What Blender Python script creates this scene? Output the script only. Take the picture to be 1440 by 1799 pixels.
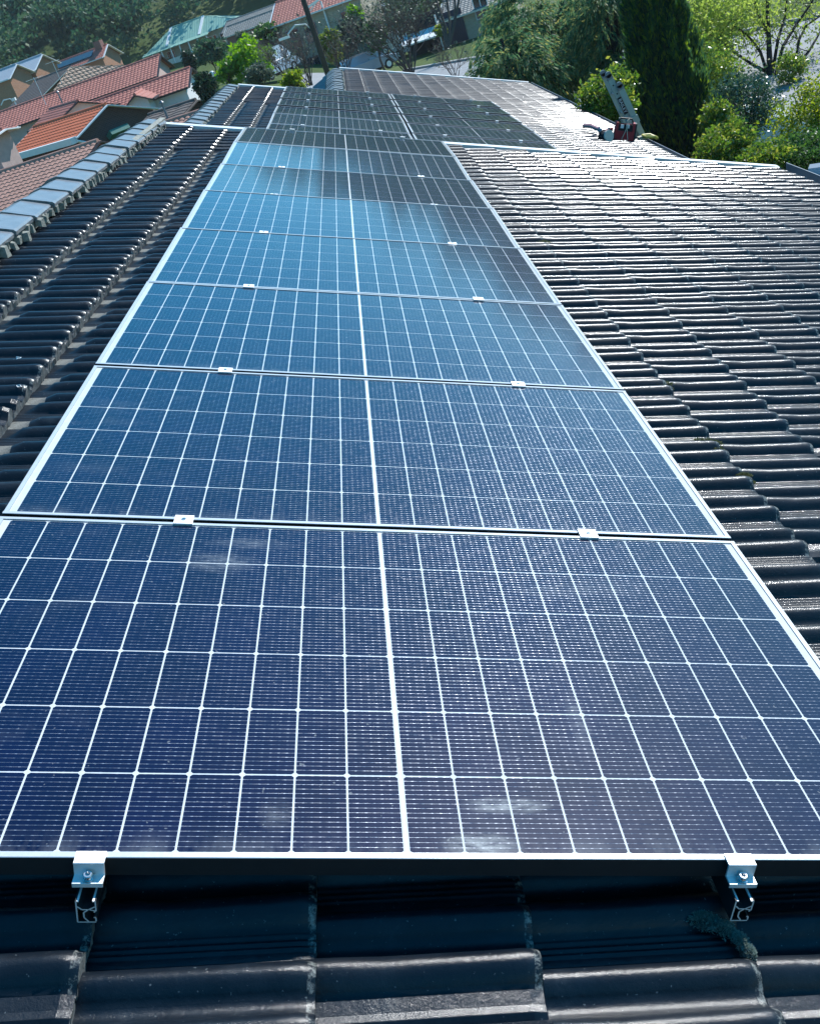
import bpy, math, random
import numpy as np
from mathutils import Vector, Matrix
R_=random.Random(7); NR=np.random.default_rng(11)
for o in list(bpy.data.objects): bpy.data.objects.remove(o)
SC=bpy.context.scene; COL=SC.collection
rad=math.radians
# ---------------------------------------------------------------- roof frame: u down the slope, v along the ridge, w out of the roof
TH=rad(22); Z0=4.4; GZ=-0.8
MU=Vector((math.cos(TH),0,-math.sin(TH))); MV=Vector((0,1,0)); MW=Vector((math.sin(TH),0,math.cos(TH)))
ROOF=Matrix(((MU.x,MV.x,MW.x,0),(MU.y,MV.y,MW.y,0),(MU.z,MV.z,MW.z,Z0),(0,0,0,1)))
# ---------------------------------------------------------------- camera
F=1792.37
CAMP=Vector((0.28266,-1.11027,5.52220))
CR=Matrix(((0.95042,0.29988,0.08229),(-0.06766,0.45772,-0.88652),(-0.30352,0.83700,0.45532)))
cam=bpy.data.cameras.new('camera'); co=bpy.data.objects.new('camera',cam); COL.objects.link(co)
cam.sensor_fit='HORIZONTAL'; cam.sensor_width=36; cam.lens=36*F/1440; cam.clip_start=.05; cam.clip_end=4000
co.matrix_world=Matrix.Translation(CAMP)@CR.to_4x4(); SC.camera=co
# ---------------------------------------------------------------- sky and sun
s_roof=Vector((.215,.56,.80)).normalized()
SUN=(MU*s_roof.x+MV*s_roof.y+MW*s_roof.z).normalized()
W=bpy.data.worlds.new('World'); SC.world=W; W.use_nodes=True
sk=W.node_tree.nodes.new('ShaderNodeTexSky'); sk.sky_type='NISHITA'; sk.sun_disc=False
sk.sun_elevation=math.asin(SUN.z); sk.sun_rotation=math.atan2(SUN.x,SUN.y); sk.air_density=1.0; sk.dust_density=.1; sk.ozone_density=1.6
hsv=W.node_tree.nodes.new('ShaderNodeHueSaturation'); hsv.inputs['Saturation'].default_value=1.6; hsv.inputs['Hue'].default_value=.484
W.node_tree.links.new(sk.outputs[0],hsv.inputs['Color']); W.node_tree.links.new(hsv.outputs[0],W.node_tree.nodes['Background'].inputs[0])
W.node_tree.nodes['Background'].inputs[1].default_value=.14
sl=bpy.data.lights.new('sun','SUN'); sl.energy=4.6; sl.angle=rad(.5); sl.color=(1,.995,.975)
so=bpy.data.objects.new('sun',sl); COL.objects.link(so); so.rotation_euler=SUN.to_track_quat('Z','Y').to_euler()
SC.view_settings.view_transform='Standard'; SC.view_settings.look='None'; SC.view_settings.gamma=1; SC.view_settings.exposure=0.5
try: SC.view_settings.use_curve_mapping=False
except Exception: pass
try: SC.cycles.max_bounces=7; SC.cycles.transparent_max_bounces=6; SC.cycles.sample_clamp_indirect=4
except Exception: pass

def at(x,y,d):
    "point seen at photo pixel x,y, d metres along the view axis"
    return CAMP+CR@Vector(((x-720)/F*d,-(y-899.5)/F*d,-d))
def ground_at(x,y,z=GZ):
    r=(at(x,y,1)-CAMP); return CAMP+r*((z-CAMP.z)/r.z)
# ---------------------------------------------------------------- materials
def nodes(name):
    m=bpy.data.materials.new(name); m.use_nodes=True; nt=m.node_tree; return m,nt,nt.nodes['Principled BSDF']
def N(nt,t,**k):
    n=nt.nodes.new(t)
    for a,b in k.items():
        if a.startswith('i_'): n.inputs[a[2:].replace('_',' ')].default_value=b
        else: setattr(n,a,b)
    return n
def L(nt,a,b): nt.links.new(a,b)
def c4(c): return (c[0],c[1],c[2],1)
def ramp(nt,fac,stops):
    r=N(nt,'ShaderNodeValToRGB'); e=r.color_ramp.elements
    while len(e)<len(stops): e.new(.5)
    for q,(p,c) in zip(e,stops):
        q.position=p; q.color=c4(c) if hasattr(c,'__len__') else (c,c,c,1)
    L(nt,fac,r.inputs[0]); return r.outputs[0]
def noise(nt,scale,detail=4,rough=.6,coord='Object',stretch=None):
    tc=N(nt,'ShaderNodeTexCoord'); n=N(nt,'ShaderNodeTexNoise'); n.inputs['Scale'].default_value=scale
    n.inputs['Detail'].default_value=detail; n.inputs['Roughness'].default_value=rough
    v=N(nt,'ShaderNodeNewGeometry').outputs['Position'] if coord=='World' else tc.outputs[coord]
    if stretch:
        mp=N(nt,'ShaderNodeMapping'); mp.inputs['Scale'].default_value=stretch; L(nt,v,mp.inputs[0]); v=mp.outputs[0]
    L(nt,v,n.inputs['Vector']); return n.outputs['Fac']
def pm(name,col,rough=.6,var=.3,scale=6,bump=0,metal=0,col2=None,spec=.4,bscale=None,stretch=None,coat=0):
    m,nt,b=nodes(name)
    c2=col2 or tuple(x*(1-var) for x in col)
    f=noise(nt,scale,5,.65,stretch=stretch)
    L(nt,ramp(nt,f,[(.3,c2),(.7,col)]),b.inputs['Base Color'])
    b.inputs['Roughness'].default_value=rough; b.inputs['Metallic'].default_value=metal; b.inputs['Specular IOR Level'].default_value=spec
    b.inputs['Coat Weight'].default_value=coat
    if bump:
        f2=noise(nt,bscale or scale*5,4,.6); bp=N(nt,'ShaderNodeBump'); bp.inputs['Strength'].default_value=bump; bp.inputs['Distance'].default_value=.01
        L(nt,f2,bp.inputs['Height']); L(nt,bp.outputs[0],b.inputs['Normal'])
    return m
def leafmat(name,c1,c2,c3=None,trans=.45,rough=.45,spec=.4):
    m,nt,b=nodes(name)
    g=N(nt,'ShaderNodeNewGeometry')
    st=[(0,c1),(.6,c2)]+([(1,c3)] if c3 else [])
    col=ramp(nt,g.outputs['Random Per Island'],st)
    L(nt,col,b.inputs['Base Color']); b.inputs['Roughness'].default_value=rough; b.inputs['Specular IOR Level'].default_value=spec
    t=N(nt,'ShaderNodeBsdfTranslucent'); mx=N(nt,'ShaderNodeMixShader'); mx.inputs[0].default_value=trans
    hs=N(nt,'ShaderNodeHueSaturation'); hs.inputs['Value'].default_value=1.6; hs.inputs['Saturation'].default_value=1.1; L(nt,col,hs.inputs['Color']); L(nt,hs.outputs[0],t.inputs['Color'])
    L(nt,b.outputs[0],mx.inputs[1]); L(nt,t.outputs[0],mx.inputs[2]); L(nt,mx.outputs[0],nt.nodes['Material Output'].inputs['Surface'])
    return m
M={}
# black glazed tile: weathered glaze, dust and lichen
def glaze(name,dust):
    m,nt,b=nodes(name)
    d=noise(nt,9,6,.7,'World'); big=noise(nt,1.3,3,.5,'World')
    sp=noise(nt,160,2,.5,'World')
    base=ramp(nt,d,[(.42,(.004,.008,.014)),(.62,(.008,.014,.022)),(.8,dust)])
    spk=ramp(nt,sp,[(.70,0),(.76,1)])
    mx=N(nt,'ShaderNodeMix',data_type='RGBA'); L(nt,spk,mx.inputs[0]); L(nt,base,mx.inputs[6]); mx.inputs[7].default_value=(.10,.12,.13,1)
    tc=N(nt,'ShaderNodeTexCoord'); sx=N(nt,'ShaderNodeSeparateXYZ'); L(nt,tc.outputs['Object'],sx.inputs[0])
    cm=N(nt,'ShaderNodeMath',operation='COMPARE'); L(nt,sx.outputs[0],cm.inputs[0]); cm.inputs[1].default_value=.3545; cm.inputs[2].default_value=.0065
    wn=N(nt,'ShaderNodeMath',operation='MULTIPLY'); L(nt,cm.outputs[0],wn.inputs[0]); L(nt,ramp(nt,noise(nt,70,5,.75,'World'),[(.48,0),(.62,.8)]),wn.inputs[1])
    m3=N(nt,'ShaderNodeMix',data_type='RGBA'); L(nt,wn.outputs[0],m3.inputs[0]); L(nt,mx.outputs[2],m3.inputs[6]); m3.inputs[7].default_value=(.26,.27,.25,1)
    L(nt,m3.outputs[2],b.inputs['Base Color'])
    b.inputs['Coat Weight'].default_value=.4; L(nt,ramp(nt,noise(nt,5,4,.6,'World'),[(.35,.07),(.65,.22)]),b.inputs['Coat Roughness'])
    rr=ramp(nt,noise(nt,3.1,4,.6,'World'),[(.34,.32),(.5,.43),(.68,.54)])
    L(nt,rr,b.inputs['Roughness']); b.inputs['Specular IOR Level'].default_value=.2
    bp=N(nt,'ShaderNodeBump'); bp.inputs['Strength'].default_value=.4; bp.inputs['Distance'].default_value=.004
    f2=noise(nt,38,7,.75,'World'); L(nt,f2,bp.inputs['Height']); L(nt,bp.outputs[0],b.inputs['Normal']); L(nt,bp.outputs[0],b.inputs['Coat Normal'])
    return m
M['tile']=glaze('black_glazed_tile',(.032,.042,.052))
M['tile_edge']=pm('tile_edge',(.26,.275,.27),.8,.65,55,.6)
M['tile_bed']=pm('dusty_tile_bed',(.20,.205,.19),.85,.5,40,.5)
M['ridge']=pm('grey_ridge_cap',(.24,.255,.27),.28,.3,9,.15,spec=.7)
M['mortar']=pm('mortar',(.40,.41,.36),.9,.55,35,.8)
M['alu']=pm('anodised_aluminium',(.62,.64,.65),.3,.12,30,.03,metal=.35,stretch=(1,1,1))
M['alu_w']=pm('mill_aluminium',(.80,.82,.83),.5,.08,50,.1,metal=.55)
M['rail_black_frame_shade']=pm('black_anodised_rail_and_frame_shade',(.02,.021,.024),.5,.2,20,spec=.25)
M['steel']=pm('stainless_bolt',(.7,.7,.7),.25,.2,90,0,metal=1)
M['dark']=pm('dark_recess',(.012,.012,.014),.7,.3)
M['rubber']=pm('black_rubber',(.02,.02,.022),.6,.3)
M['white']=pm('white_paint',(.78,.80,.80),.5,.10,3)
M['cream']=pm('cream_paint',(.62,.60,.52),.6,.15,3)
M['flash']=pm('painted_steel_capping',(.66,.68,.69),.42,.15,4,metal=.25)
M['gutter']=pm('grey_gutter',(.20,.23,.26),.4,.2,4,metal=.3)
M['glass']=pm('window_glass',(.02,.025,.03),.06,.2,2,spec=.8)
M['bark']=pm('bark',(.10,.085,.07),.9,.5,14,.8)
M['barkdark']=pm('dark_bark',(.035,.03,.028),.9,.4,14,.8)
M['barkpale']=pm('pale_bark',(.50,.48,.43),.85,.4,8,.5)
M['twig']=pm('purple_brown_twig',(.13,.095,.085),.85,.4,9)

def laminate(name,is_cell):
    m,nt,b=nodes(name)
    geo=N(nt,'ShaderNodeNewGeometry')
    sm=noise(nt,2.2,6,.62,'World',(1,2.2,1)); 
    fine=noise(nt,420,2,.5,'World')
    speck=ramp(nt,noise(nt,95,1,.5,'World'),[(.75,0),(.785,1)])
    tc=N(nt,'ShaderNodeTexCoord'); sx=N(nt,'ShaderNodeSeparateXYZ'); L(nt,tc.outputs['Object'],sx.inputs[0])
    def mth(op,a,bv=None):
        n=N(nt,'ShaderNodeMath',operation=op)
        for i,v in enumerate((a,bv)):
            if v is None: continue
            if isinstance(v,(int,float)): n.inputs[i].default_value=v
            else: L(nt,v,n.inputs[i])
        return n.outputs[0]
    if is_cell:
        P=.1660/16
        fr=mth('ABSOLUTE',mth('SUBTRACT',mth('FRACT',mth('ADD',mth('DIVIDE',sx.outputs[1],P),100.5)),.5))   # distance from the wire in periods
        line=mth('LESS_THAN',fr,.021)
        pad=mth('LESS_THAN',mth('ABSOLUTE',mth('SUBTRACT',mth('FRACT',mth('ADD',mth('DIVIDE',sx.outputs[0],.0136),100.5)),.5)),.14)
        padz=mth('MULTIPLY',mth('LESS_THAN',fr,.06),pad)
        wire=mth('MAXIMUM',line,padz)
        vr=noise(nt,60,2,.6,'World')
        cellcol=ramp(nt,noise(nt,6,3,.5,'World'),[(.3,(.0014,.0022,.022)),(.7,(.0024,.0034,.032))])
        wcol=ramp(nt,vr,[(.35,(.08,.10,.14)),(.65,(.36,.38,.44))])
        mx=N(nt,'ShaderNodeMix',data_type='RGBA'); L(nt,wire,mx.inputs[0]); L(nt,cellcol,mx.inputs[6]); L(nt,wcol,mx.inputs[7]); col=mx.outputs[2]
        L(nt,mth('MULTIPLY',wire,.75),b.inputs['Metallic']); b.inputs['Specular IOR Level'].default_value=.04
        hgt=mth('MULTIPLY',mth('SUBTRACT',.10,mth('MINIMUM',fr,.10)),10)
        bp=N(nt,'ShaderNodeBump'); bp.inputs['Strength'].default_value=1; bp.inputs['Distance'].default_value=.00025; L(nt,hgt,bp.inputs['Height'])
        L(nt,bp.outputs[0],b.inputs['Normal']); b.inputs['Roughness'].default_value=.36
    else:
        col=ramp(nt,noise(nt,30,3,.5,'World'),[(.3,(.52,.55,.56)),(.7,(.60,.63,.64))]); b.inputs['Roughness'].default_value=.6; b.inputs['Specular IOR Level'].default_value=.05
    # dust: streaky smears and pin-head specks lying on the glass
    stain=mth('MULTIPLY',ramp(nt,sm,[(.60,0),(.80,1)]),.06)
    for (u,v,ru,rv,a) in ((.165,.115,.075,.022,.75),(.115,.03,.06,.030,.85),(.33,.33,.02,.10,.30),(-.36,.86,.09,.05,.40),(-.30,.95,.10,.03,.3),(.37,.78,.10,.04,.16),(-.2,.09,.03,.04,.22),(.50,.80,.12,.05,.15)):
        p=ROOF@Vector((u,v,0))
        mp=N(nt,'ShaderNodeVectorMath',operation='SUBTRACT'); L(nt,geo.outputs['Position'],mp.inputs[0]); mp.inputs[1].default_value=p
        mr=N(nt,'ShaderNodeVectorMath',operation='MULTIPLY'); L(nt,mp.outputs[0],mr.inputs[0]); mr.inputs[1].default_value=(1/ru,1/rv,.001)
        ln=N(nt,'ShaderNodeVectorMath',operation='LENGTH'); L(nt,mr.outputs[0],ln.inputs[0])
        k=mth('MULTIPLY',mth('MAXIMUM',mth('SUBTRACT',1,ln.outputs['Value']),0),a)
        k=mth('MULTIPLY',k,ramp(nt,noise(nt,28,6,.75,'World',(1,3,1)),[(.35,0),(.65,1)]))
        stain=mth('ADD',stain,k)
    yv=N(nt,'ShaderNodeSeparateXYZ'); L(nt,geo.outputs['Position'],yv.inputs[0])
    fy=mth('FRACT',mth('DIVIDE',mth('ADD',yv.outputs[1],10.55),1.055))
    low=mth('MAXIMUM',mth('SUBTRACT',1,mth('DIVIDE',fy,.07)),0)
    stain=mth('ADD',stain,mth('MULTIPLY',mth('MULTIPLY',low,low),ramp(nt,noise(nt,14,5,.7,'World',(1,.4,1)),[(.4,0),(.75,.35)])))
    stain=mth('MINIMUM',mth('ADD',stain,mth('MULTIPLY',speck,.28)),.85)
    m2=N(nt,'ShaderNodeMix',data_type='RGBA'); L(nt,stain,m2.inputs[0]); L(nt,col,m2.inputs[6]); m2.inputs[7].default_value=(.42,.44,.44,1)
    L(nt,m2.outputs[2],b.inputs['Base Color'])
    b.inputs['Coat Weight'].default_value=1; b.inputs['Coat IOR'].default_value=1.42; b.inputs['Coat Roughness'].default_value=.07
    bq=N(nt,'ShaderNodeBump'); bq.inputs['Strength'].default_value=.05; bq.inputs['Distance'].default_value=.001; L(nt,fine,bq.inputs['Height']); L(nt,bq.outputs[0],b.inputs['Coat Normal'])
    return m
M['cell']=laminate('solar_cell_under_glass',True)
M['sheet']=laminate('white_backsheet_under_glass',False)

# ---------------------------------------------------------------- mesh helpers
class MB:
    def __init__(s): s.v=[]; s.f=[]; s.m=[]
    def add(s,vs,fs,mi=0):
        b=len(s.v); s.v+= [tuple(x) for x in vs]; s.f+=[tuple(b+i for i in f) for f in fs]; s.m+=[mi]*len(fs)
    def box(s,c,d,mi=0,R=None):
        c=Vector(c); vs=[]
        for k in (-1,1):
            for j in (-1,1):
                for i in (-1,1):
                    p=Vector((i*d[0]/2,j*d[1]/2,k*d[2]/2)); vs.append(c+(R@p if R else p))
        s.add(vs,[(0,2,3,1),(4,5,7,6),(0,1,5,4),(2,6,7,3),(0,4,6,2),(1,3,7,5)],mi)
    def bar(s,a,b,w,h,up=(0,0,1),mi=0):
        a=Vector(a); b=Vector(b); z=(b-a); l=z.length; z=z/l; up=Vector(up)
        x=up.cross(z)
        if x.length<1e-4: x=Vector((1,0,0)).cross(z)
        x.normalize(); y=z.cross(x); R=Matrix((x,y,z)).transposed(); s.box((a+b)/2,(w,h,l),mi,R)
    def tube(s,pts,rs,n=6,mi=0,cap=True):
        pts=[Vector(p) for p in pts]; rs=rs if hasattr(rs,'__len__') else [rs]*len(pts); b0=len(s.v); prev=None
        for i,p in enumerate(pts):
            t=(pts[min(i+1,len(pts)-1)]-pts[max(i-1,0)]).normalized()
            if prev is None: x=t.orthogonal().normalized()
            else:
                x=prev-t*prev.dot(t); x=x.normalized() if x.length>1e-5 else t.orthogonal().normalized()
            prev=x; y=t.cross(x)
            for k in range(n):
                a=2*math.pi*k/n; s.v.append(tuple(p+(x*math.cos(a)+y*math.sin(a))*rs[i]))
        for i in range(len(pts)-1):
            for k in range(n):
                s.f.append((b0+i*n+k,b0+i*n+(k+1)%n,b0+(i+1)*n+(k+1)%n,b0+(i+1)*n+k)); s.m.append(mi)
        if cap:
            s.f.append(tuple(b0+k for k in range(n))[::-1]); s.m.append(mi); e=b0+(len(pts)-1)*n
            s.f.append(tuple(e+k for k in range(n))); s.m.append(mi)
    def prism(s,poly,a,b,ax=1,mi=0):
        "polygon (two coordinates of the remaining axes) extruded along axis ax from a to b"
        n=len(poly)
        def P(q,t):
            r=[0,0,0]; o=[i for i in range(3) if i!=ax]; r[o[0]],r[o[1]],r[ax]=q[0],q[1],t; return r
        vs=[P(q,a) for q in poly]+[P(q,b) for q in poly]
        s.add(vs,[tuple(range(n))[::-1],tuple(range(n,2*n))]+[(i,(i+1)%n,n+(i+1)%n,n+i) for i in range(n)],mi)
    def grid(s,P,mi=0):
        "P: rows x cols array of points"
        r,c=len(P),len(P[0]); vs=[p for row in P for p in row]
        s.add(vs,[(i*c+j,i*c+j+1,(i+1)*c+j+1,(i+1)*c+j) for i in range(r-1) for j in range(c-1)],mi)
    def mesh(s,name,mats,smooth=False):
        me=bpy.data.meshes.new(name); me.from_pydata(s.v,[],s.f)
        for m in (mats if isinstance(mats,(list,tuple)) else [mats]): me.materials.append(m)
        me.polygons.foreach_set('material_index',s.m)
        if smooth: me.polygons.foreach_set('use_smooth',[True]*len(s.f))
        me.update(); return me
WM={}
def link(name,data,parent=None,mw=None,local=None):
    o=bpy.data.objects.new(name,data); COL.objects.link(o)
    if parent is not None: o.parent=parent
    if local is not None: o.matrix_basis=local; w=(WM[parent] if parent is not None else Matrix())@local
    else:
        w=mw if mw is not None else (WM[parent] if parent is not None else Matrix())
        o.matrix_basis=(WM[parent].inverted()@w) if parent is not None else w
    WM[o]=w; return o
def tag(o,label=None,cat=None,group=None,kind=None):
    if label: o['label']=label
    if cat: o['category']=cat
    if group: o['group']=group
    if kind: o['kind']=kind
    return o
def empty(name,mw,label,cat,group=None): return tag(link(name,None,None,mw),label,cat,group)
def T(*p): return Matrix.Translation(Vector(p))
IDM=Matrix()

# ---------------------------------------------------------------- ground
def sst(x,a,b):
    t=min(1,max(0,(x-a)/(b-a))); return t*t*(3-2*t)
def gz(x,y):
    r=math.hypot(x-CAMP.x,y-CAMP.y)
    z=GZ+2.2*sst(-x,-2,8)*sst(y,25,60)*(1-sst(y,105,135))
    if y>-50:
        z+=max(0,r-155)*.26*sst(r,155,190) if r<430 else 71.5
    z+=math.sin(x*.013+1)*math.cos(y*.011)*sst(r,200,330)*7
    return z
g=MB(); rings=[0]+[6*1.115**i for i in range(48)]; na=144; rows=[]
for r in rings: rows.append([(CAMP.x+r*math.cos(2*math.pi*k/na),CAMP.y+r*math.sin(2*math.pi*k/na),0) for k in range(na+1)])
rows=[[(p[0],p[1],gz(p[0],p[1])) for p in row] for row in rows]
g.grid(rows)
m,nt,b=nodes('grassy_ground')
f1=noise(nt,.05,5,.6,'World'); f2=noise(nt,1.1,6,.7,'World')
c_a=ramp(nt,f1,[(.35,(.055,.095,.025)),(.55,(.10,.14,.045)),(.7,(.17,.17,.08))])
mx=N(nt,'ShaderNodeMix',data_type='RGBA',blend_type='MULTIPLY'); mx.inputs[0].default_value=.7; L(nt,c_a,mx.inputs[6]); L(nt,ramp(nt,f2,[(.3,(.55,.55,.5)),(.7,(1,1,1))]),mx.inputs[7])
ln=N(nt,'ShaderNodeVectorMath',operation='LENGTH'); L(nt,N(nt,'ShaderNodeNewGeometry').outputs['Position'],ln.inputs[0]); mr=N(nt,'ShaderNodeMapRange'); L(nt,ln.outputs['Value'],mr.inputs['Value']); mr.inputs['From Min'].default_value=195; mr.inputs['From Max'].default_value=225
m9=N(nt,'ShaderNodeMix',data_type='RGBA'); L(nt,mr.outputs[0],m9.inputs[0]); L(nt,mx.outputs[2],m9.inputs[6]); m9.inputs[7].default_value=(.018,.042,.026,1)
L(nt,m9.outputs[2],b.inputs['Base Color']); b.inputs['Roughness'].default_value=.95; b.inputs['Specular IOR Level'].default_value=.1
M['grass']=m
tag(link('ground',g.mesh('ground',m,True)),kind='structure')
# road running from behind the far roof to the right
M['asphalt']=pm('asphalt',(.29,.295,.30),.8,.3,1.2,.3,bscale=40)
M['kerb']=pm('kerb_concrete',(.36,.36,.34),.85,.3,3)
edge=[(-4,84),(3.2,73.5),(7,66),(10.6,54),(13.6,42.5),(16.5,39.2),(24,36),(60,30)]
near=[(-14,70),(-5,62),(.5,54),(4,44),(6.5,32),(7.4,24),(24,17),(60,8)]
g=MB(); g.grid([[(x,y,GZ+.02+2.2*sst(-x,-2,8)*sst(y,25,60)*(1-sst(y,105,135))) for x,y in edge],[(x,y,GZ+.02+2.2*sst(-x,-2,8)*sst(y,25,60)*(1-sst(y,105,135))) for x,y in near]])
tag(link('road',g.mesh('road',M['asphalt'])),kind='structure')
g=MB()
for (x0,y0),(x1,y1) in zip(edge[1:-1],edge[2:]): g.bar((x0,y0,GZ+.06),(x1,y1,GZ+.06),.3,.16)
tag(link('kerb',g.mesh('kerb',M['kerb'])),kind='structure')
g=MB()
for k in range(4): g.bar((5.1+.55*k,64.6-1.35*k,GZ+.035),(5.35+.55*k,64-1.35*k,GZ+.035),.14,.01)
tag(link('road_marking',g.mesh('road_marking',M['white'])),kind='structure')
# ================================================================ our house: near and far halves of a stepped tiled roof
GAU=.327; PV=.205; E0=-.132; PITL=.36
def prof(t):
    "height of the tile across its width, t in 0..1"
    h=0
    for c,hw,hh in ((.20,.165,.031),(.63,.145,.027)):
        d=abs(t-c)/hw
        if d<1: h=max(h,hh*(math.cos(d*math.pi/2))**.8)
    if t>.80: h=max(h,.007)
    for c in (.845,.90,.955):
        if abs(t-c)<.013: h=.002 if t>.8 else h
    return h
def tile_mesh(hi,seed=0,bed=True):
    g=MB()
    if hi:
        ts=[0,.03,.06,.10,.15,.20,.25,.30,.34,.37,.42,.48,.51,.56,.60,.64,.69,.73,.77,.80,.832,.845,.858,.887,.90,.913,.942,.955,.968,1]
        xs=[0,.045,.07,.095,.13,.30,.335,.350,.357,.36]
    else:
        ts=[0,.06,.13,.20,.27,.34,.37,.48,.55,.63,.71,.78,.82,.845,.90,1]; xs=[.02,.05,.10,.34,.36]
    q=random.Random(seed); wob=[q.uniform(-1,1) for _ in range(40)]
    def z(x,t):
        h=prof(t)
        k=min(1,max(0,(x-(.045 if t<.42 else .06))/.07)); k=k*k*(3-2*k) if bed else 1
        hh=h*k if t<.8 else h
        nose=max(0,(x-.335)/.025)
        return x*.0725+hh*(1+.12*math.sin(x*19+1)*(t<.42))-.0065*nose*nose*(.4+h/.02*.6)
    rows=[[(x,t*PV,z(x,t)) for t in ts] for x in xs]
    g.grid(rows,0)
    # dusty bed strip near the top edge of the tile
    nb=len(ts)-1
    for i,(xa,xb) in enumerate(zip(xs,xs[1:])):
        for j in range(nb):
            if bed and xb<=.101 and .42<ts[j]<.8: g.m[i*nb+j]=2
    bot=[[(.36+.0015*wob[j%40],t*PV,z(.36,t)) for j,t in enumerate(ts)],[(.359+.002*wob[(j*3)%40],t*PV,max(.36*.0725-.0235,.0)) for j,t in enumerate(ts)]]
    g.grid(bot,1)
    side=[[(x,0,z(x,0)) for x in xs],[(x,0,x*.0725-.012) for x in xs]]; g.grid(side,0)
    side=[[(x,PV,x*.0725-.012) for x in xs],[(x,PV,z(x,1)) for x in xs]]; g.grid(side,0)
    return g
TILEM=[M['tile'],M['tile_edge'],M['tile_bed']]
HI=[tile_mesh(True,i).mesh('roof_tile',TILEM,False) for i in range(4)]; HI0=[tile_mesh(True,i,False).mesh('roof_tile',TILEM,False) for i in range(4)]
for me in HI+HI0:
    for p in me.polygons: p.use_smooth=(p.material_index!=1)
LO=tile_mesh(False,0,False)
def px_of(u,v,w):
    p=ROOF@Vector((u,v,w)); d=CR.transposed()@(p-CAMP)
    return (720+F*d.x/-d.z,899.5-F*d.y/-d.z,-d.z)
def build_roof(root,w0,v0,v1,kmin,kmax,slope,hidden,cut=None,limit=300):
    spots=[]
    for k in range(kmin,kmax+1):
        ph=-.244 if (k%2==0) else -.142
        j0=math.ceil((v0-ph)/PV); j1=math.floor((v1-ph)/PV)-1
        for j in range(j0,j1+1):
            u=E0+GAU*k-PITL; v=ph+PV*j
            if cut and cut(u+.2,v+.1): continue
            x,y,d=px_of(u+.2,v+.1,w0+.02)
            vis=-60<x<1500 and -20<y<1860 and d>.2 and not hidden(u+.2,v+.1)
            spots.append((1/d**2 if vis else 0,u,v))
    spots.sort(reverse=True)
    stuffg=MB(); n=0
    for a,u,v in spots:
        dz=R_.uniform(-.0018,.0018); rz=R_.uniform(-.006,.006); rx=R_.uniform(-.012,.012)
        loc=ROOF@T(u,v,w0+slope*v+dz)@Matrix.Rotation(rz,4,'Z')@Matrix.Rotation(rx+slope,4,'X')
        if a>0 and n<limit:
            link('roof_tile',R_.choice(HI if u<-1 else HI0),root,loc); n+=1
        else:
            stuffg.add([loc@Vector(p) for p in LO.v],LO.f,0)
            stuffg.m[-len(LO.f):]=LO.m
    me=stuffg.mesh('roof_tiles',TILEM); 
    o=link('roof_tiles',me,root,IDM); tag(o,kind='stuff')
W1=-.142; W2=-.137-.4236; SL1=-.0075
house=empty('townhouse',T(1,3,GZ),'black tiled townhouse roof nearest the camera carrying a single column of panels','townhouse','stepped townhouses under the panels')
house2=empty('townhouse',T(1,16,GZ),'lower black tiled townhouse roof behind the cross capping, carrying two columns of panels','townhouse','stepped townhouses under the panels')
build_roof(house,W1,-1.35,9.62,-4,14,SL1,lambda u,v:(-.80<u<.80 and .45<v<8.3))
RIDGE2=-.05
build_roof(house2,W2,9.6,24.4,-4,14,0,lambda u,v:(-.80<u<2.6 and 11.2<v<17.6) or (v<10.3 and u<.8),cut=lambda u,v:(v>18.3 and u<RIDGE2+.1))
# structure below the tiles: deck, walls
def deck(root,w,v0,v1,u0,u1,sl=0):
    g=MB(); g.box((0,0,0),(u1-u0,v1-v0,.03)); link('roof_deck',g.mesh('roof_deck',M['dark']),root,ROOF@T((u0+u1)/2,(v0+v1)/2,w-.022)@Matrix.Rotation(sl,4,'X'))
deck(house,W1+SL1*4.1,-1.4,9.60,-1.75,4.42,SL1); deck(house2,W2,9.62,18.2,-1.75,4.42); deck(house2,W2,18.2,24.35,RIDGE2+.05,4.42)
M['brick']=None
def brickmat(name,c1,c2,mortar,scale=1,rough=.85):
    m,nt,b=nodes(name); tc=N(nt,'ShaderNodeTexCoord'); br=N(nt,'ShaderNodeTexBrick')
    mp=N(nt,'ShaderNodeMapping'); mp.inputs['Rotation'].default_value=(rad(90),0,0); mp.inputs['Scale'].default_value=(1,1,1)
    sx=N(nt,'ShaderNodeSeparateXYZ'); L(nt,tc.outputs['Object'],sx.inputs[0]); ad=N(nt,'ShaderNodeMath',operation='ADD'); L(nt,sx.outputs[0],ad.inputs[0]); L(nt,sx.outputs[1],ad.inputs[1])
    cb=N(nt,'ShaderNodeCombineXYZ'); L(nt,ad.outputs[0],cb.inputs[0]); L(nt,sx.outputs[2],cb.inputs[1]); L(nt,cb.outputs[0],br.inputs['Vector'])
    br.inputs['Color1'].default_value=c4(c1); br.inputs['Color2'].default_value=c4(c2); br.inputs['Mortar'].default_value=c4(mortar)
    br.inputs['Scale'].default_value=1; br.inputs['Brick Width'].default_value=.24*scale; br.inputs['Row Height'].default_value=.086*scale; br.inputs['Mortar Size'].default_value=.01*scale
    L(nt,br.outputs['Color'],b.inputs['Base Color']); b.inputs['Roughness'].default_value=rough
    bp=N(nt,'ShaderNodeBump'); bp.inputs['Strength'].default_value=.5; bp.inputs['Distance'].default_value=.01; L(nt,br.outputs['Fac'],bp.inputs['Height']); bp.invert=True; L(nt,bp.outputs[0],b.inputs['Normal'])
    return m
M['brick_red']=brickmat('red_brick',(.26,.09,.06),(.20,.07,.05),(.25,.22,.2))
M['brick_orange']=brickmat('orange_brick',(.46,.20,.10),(.38,.16,.08),(.38,.3,.24))
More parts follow.
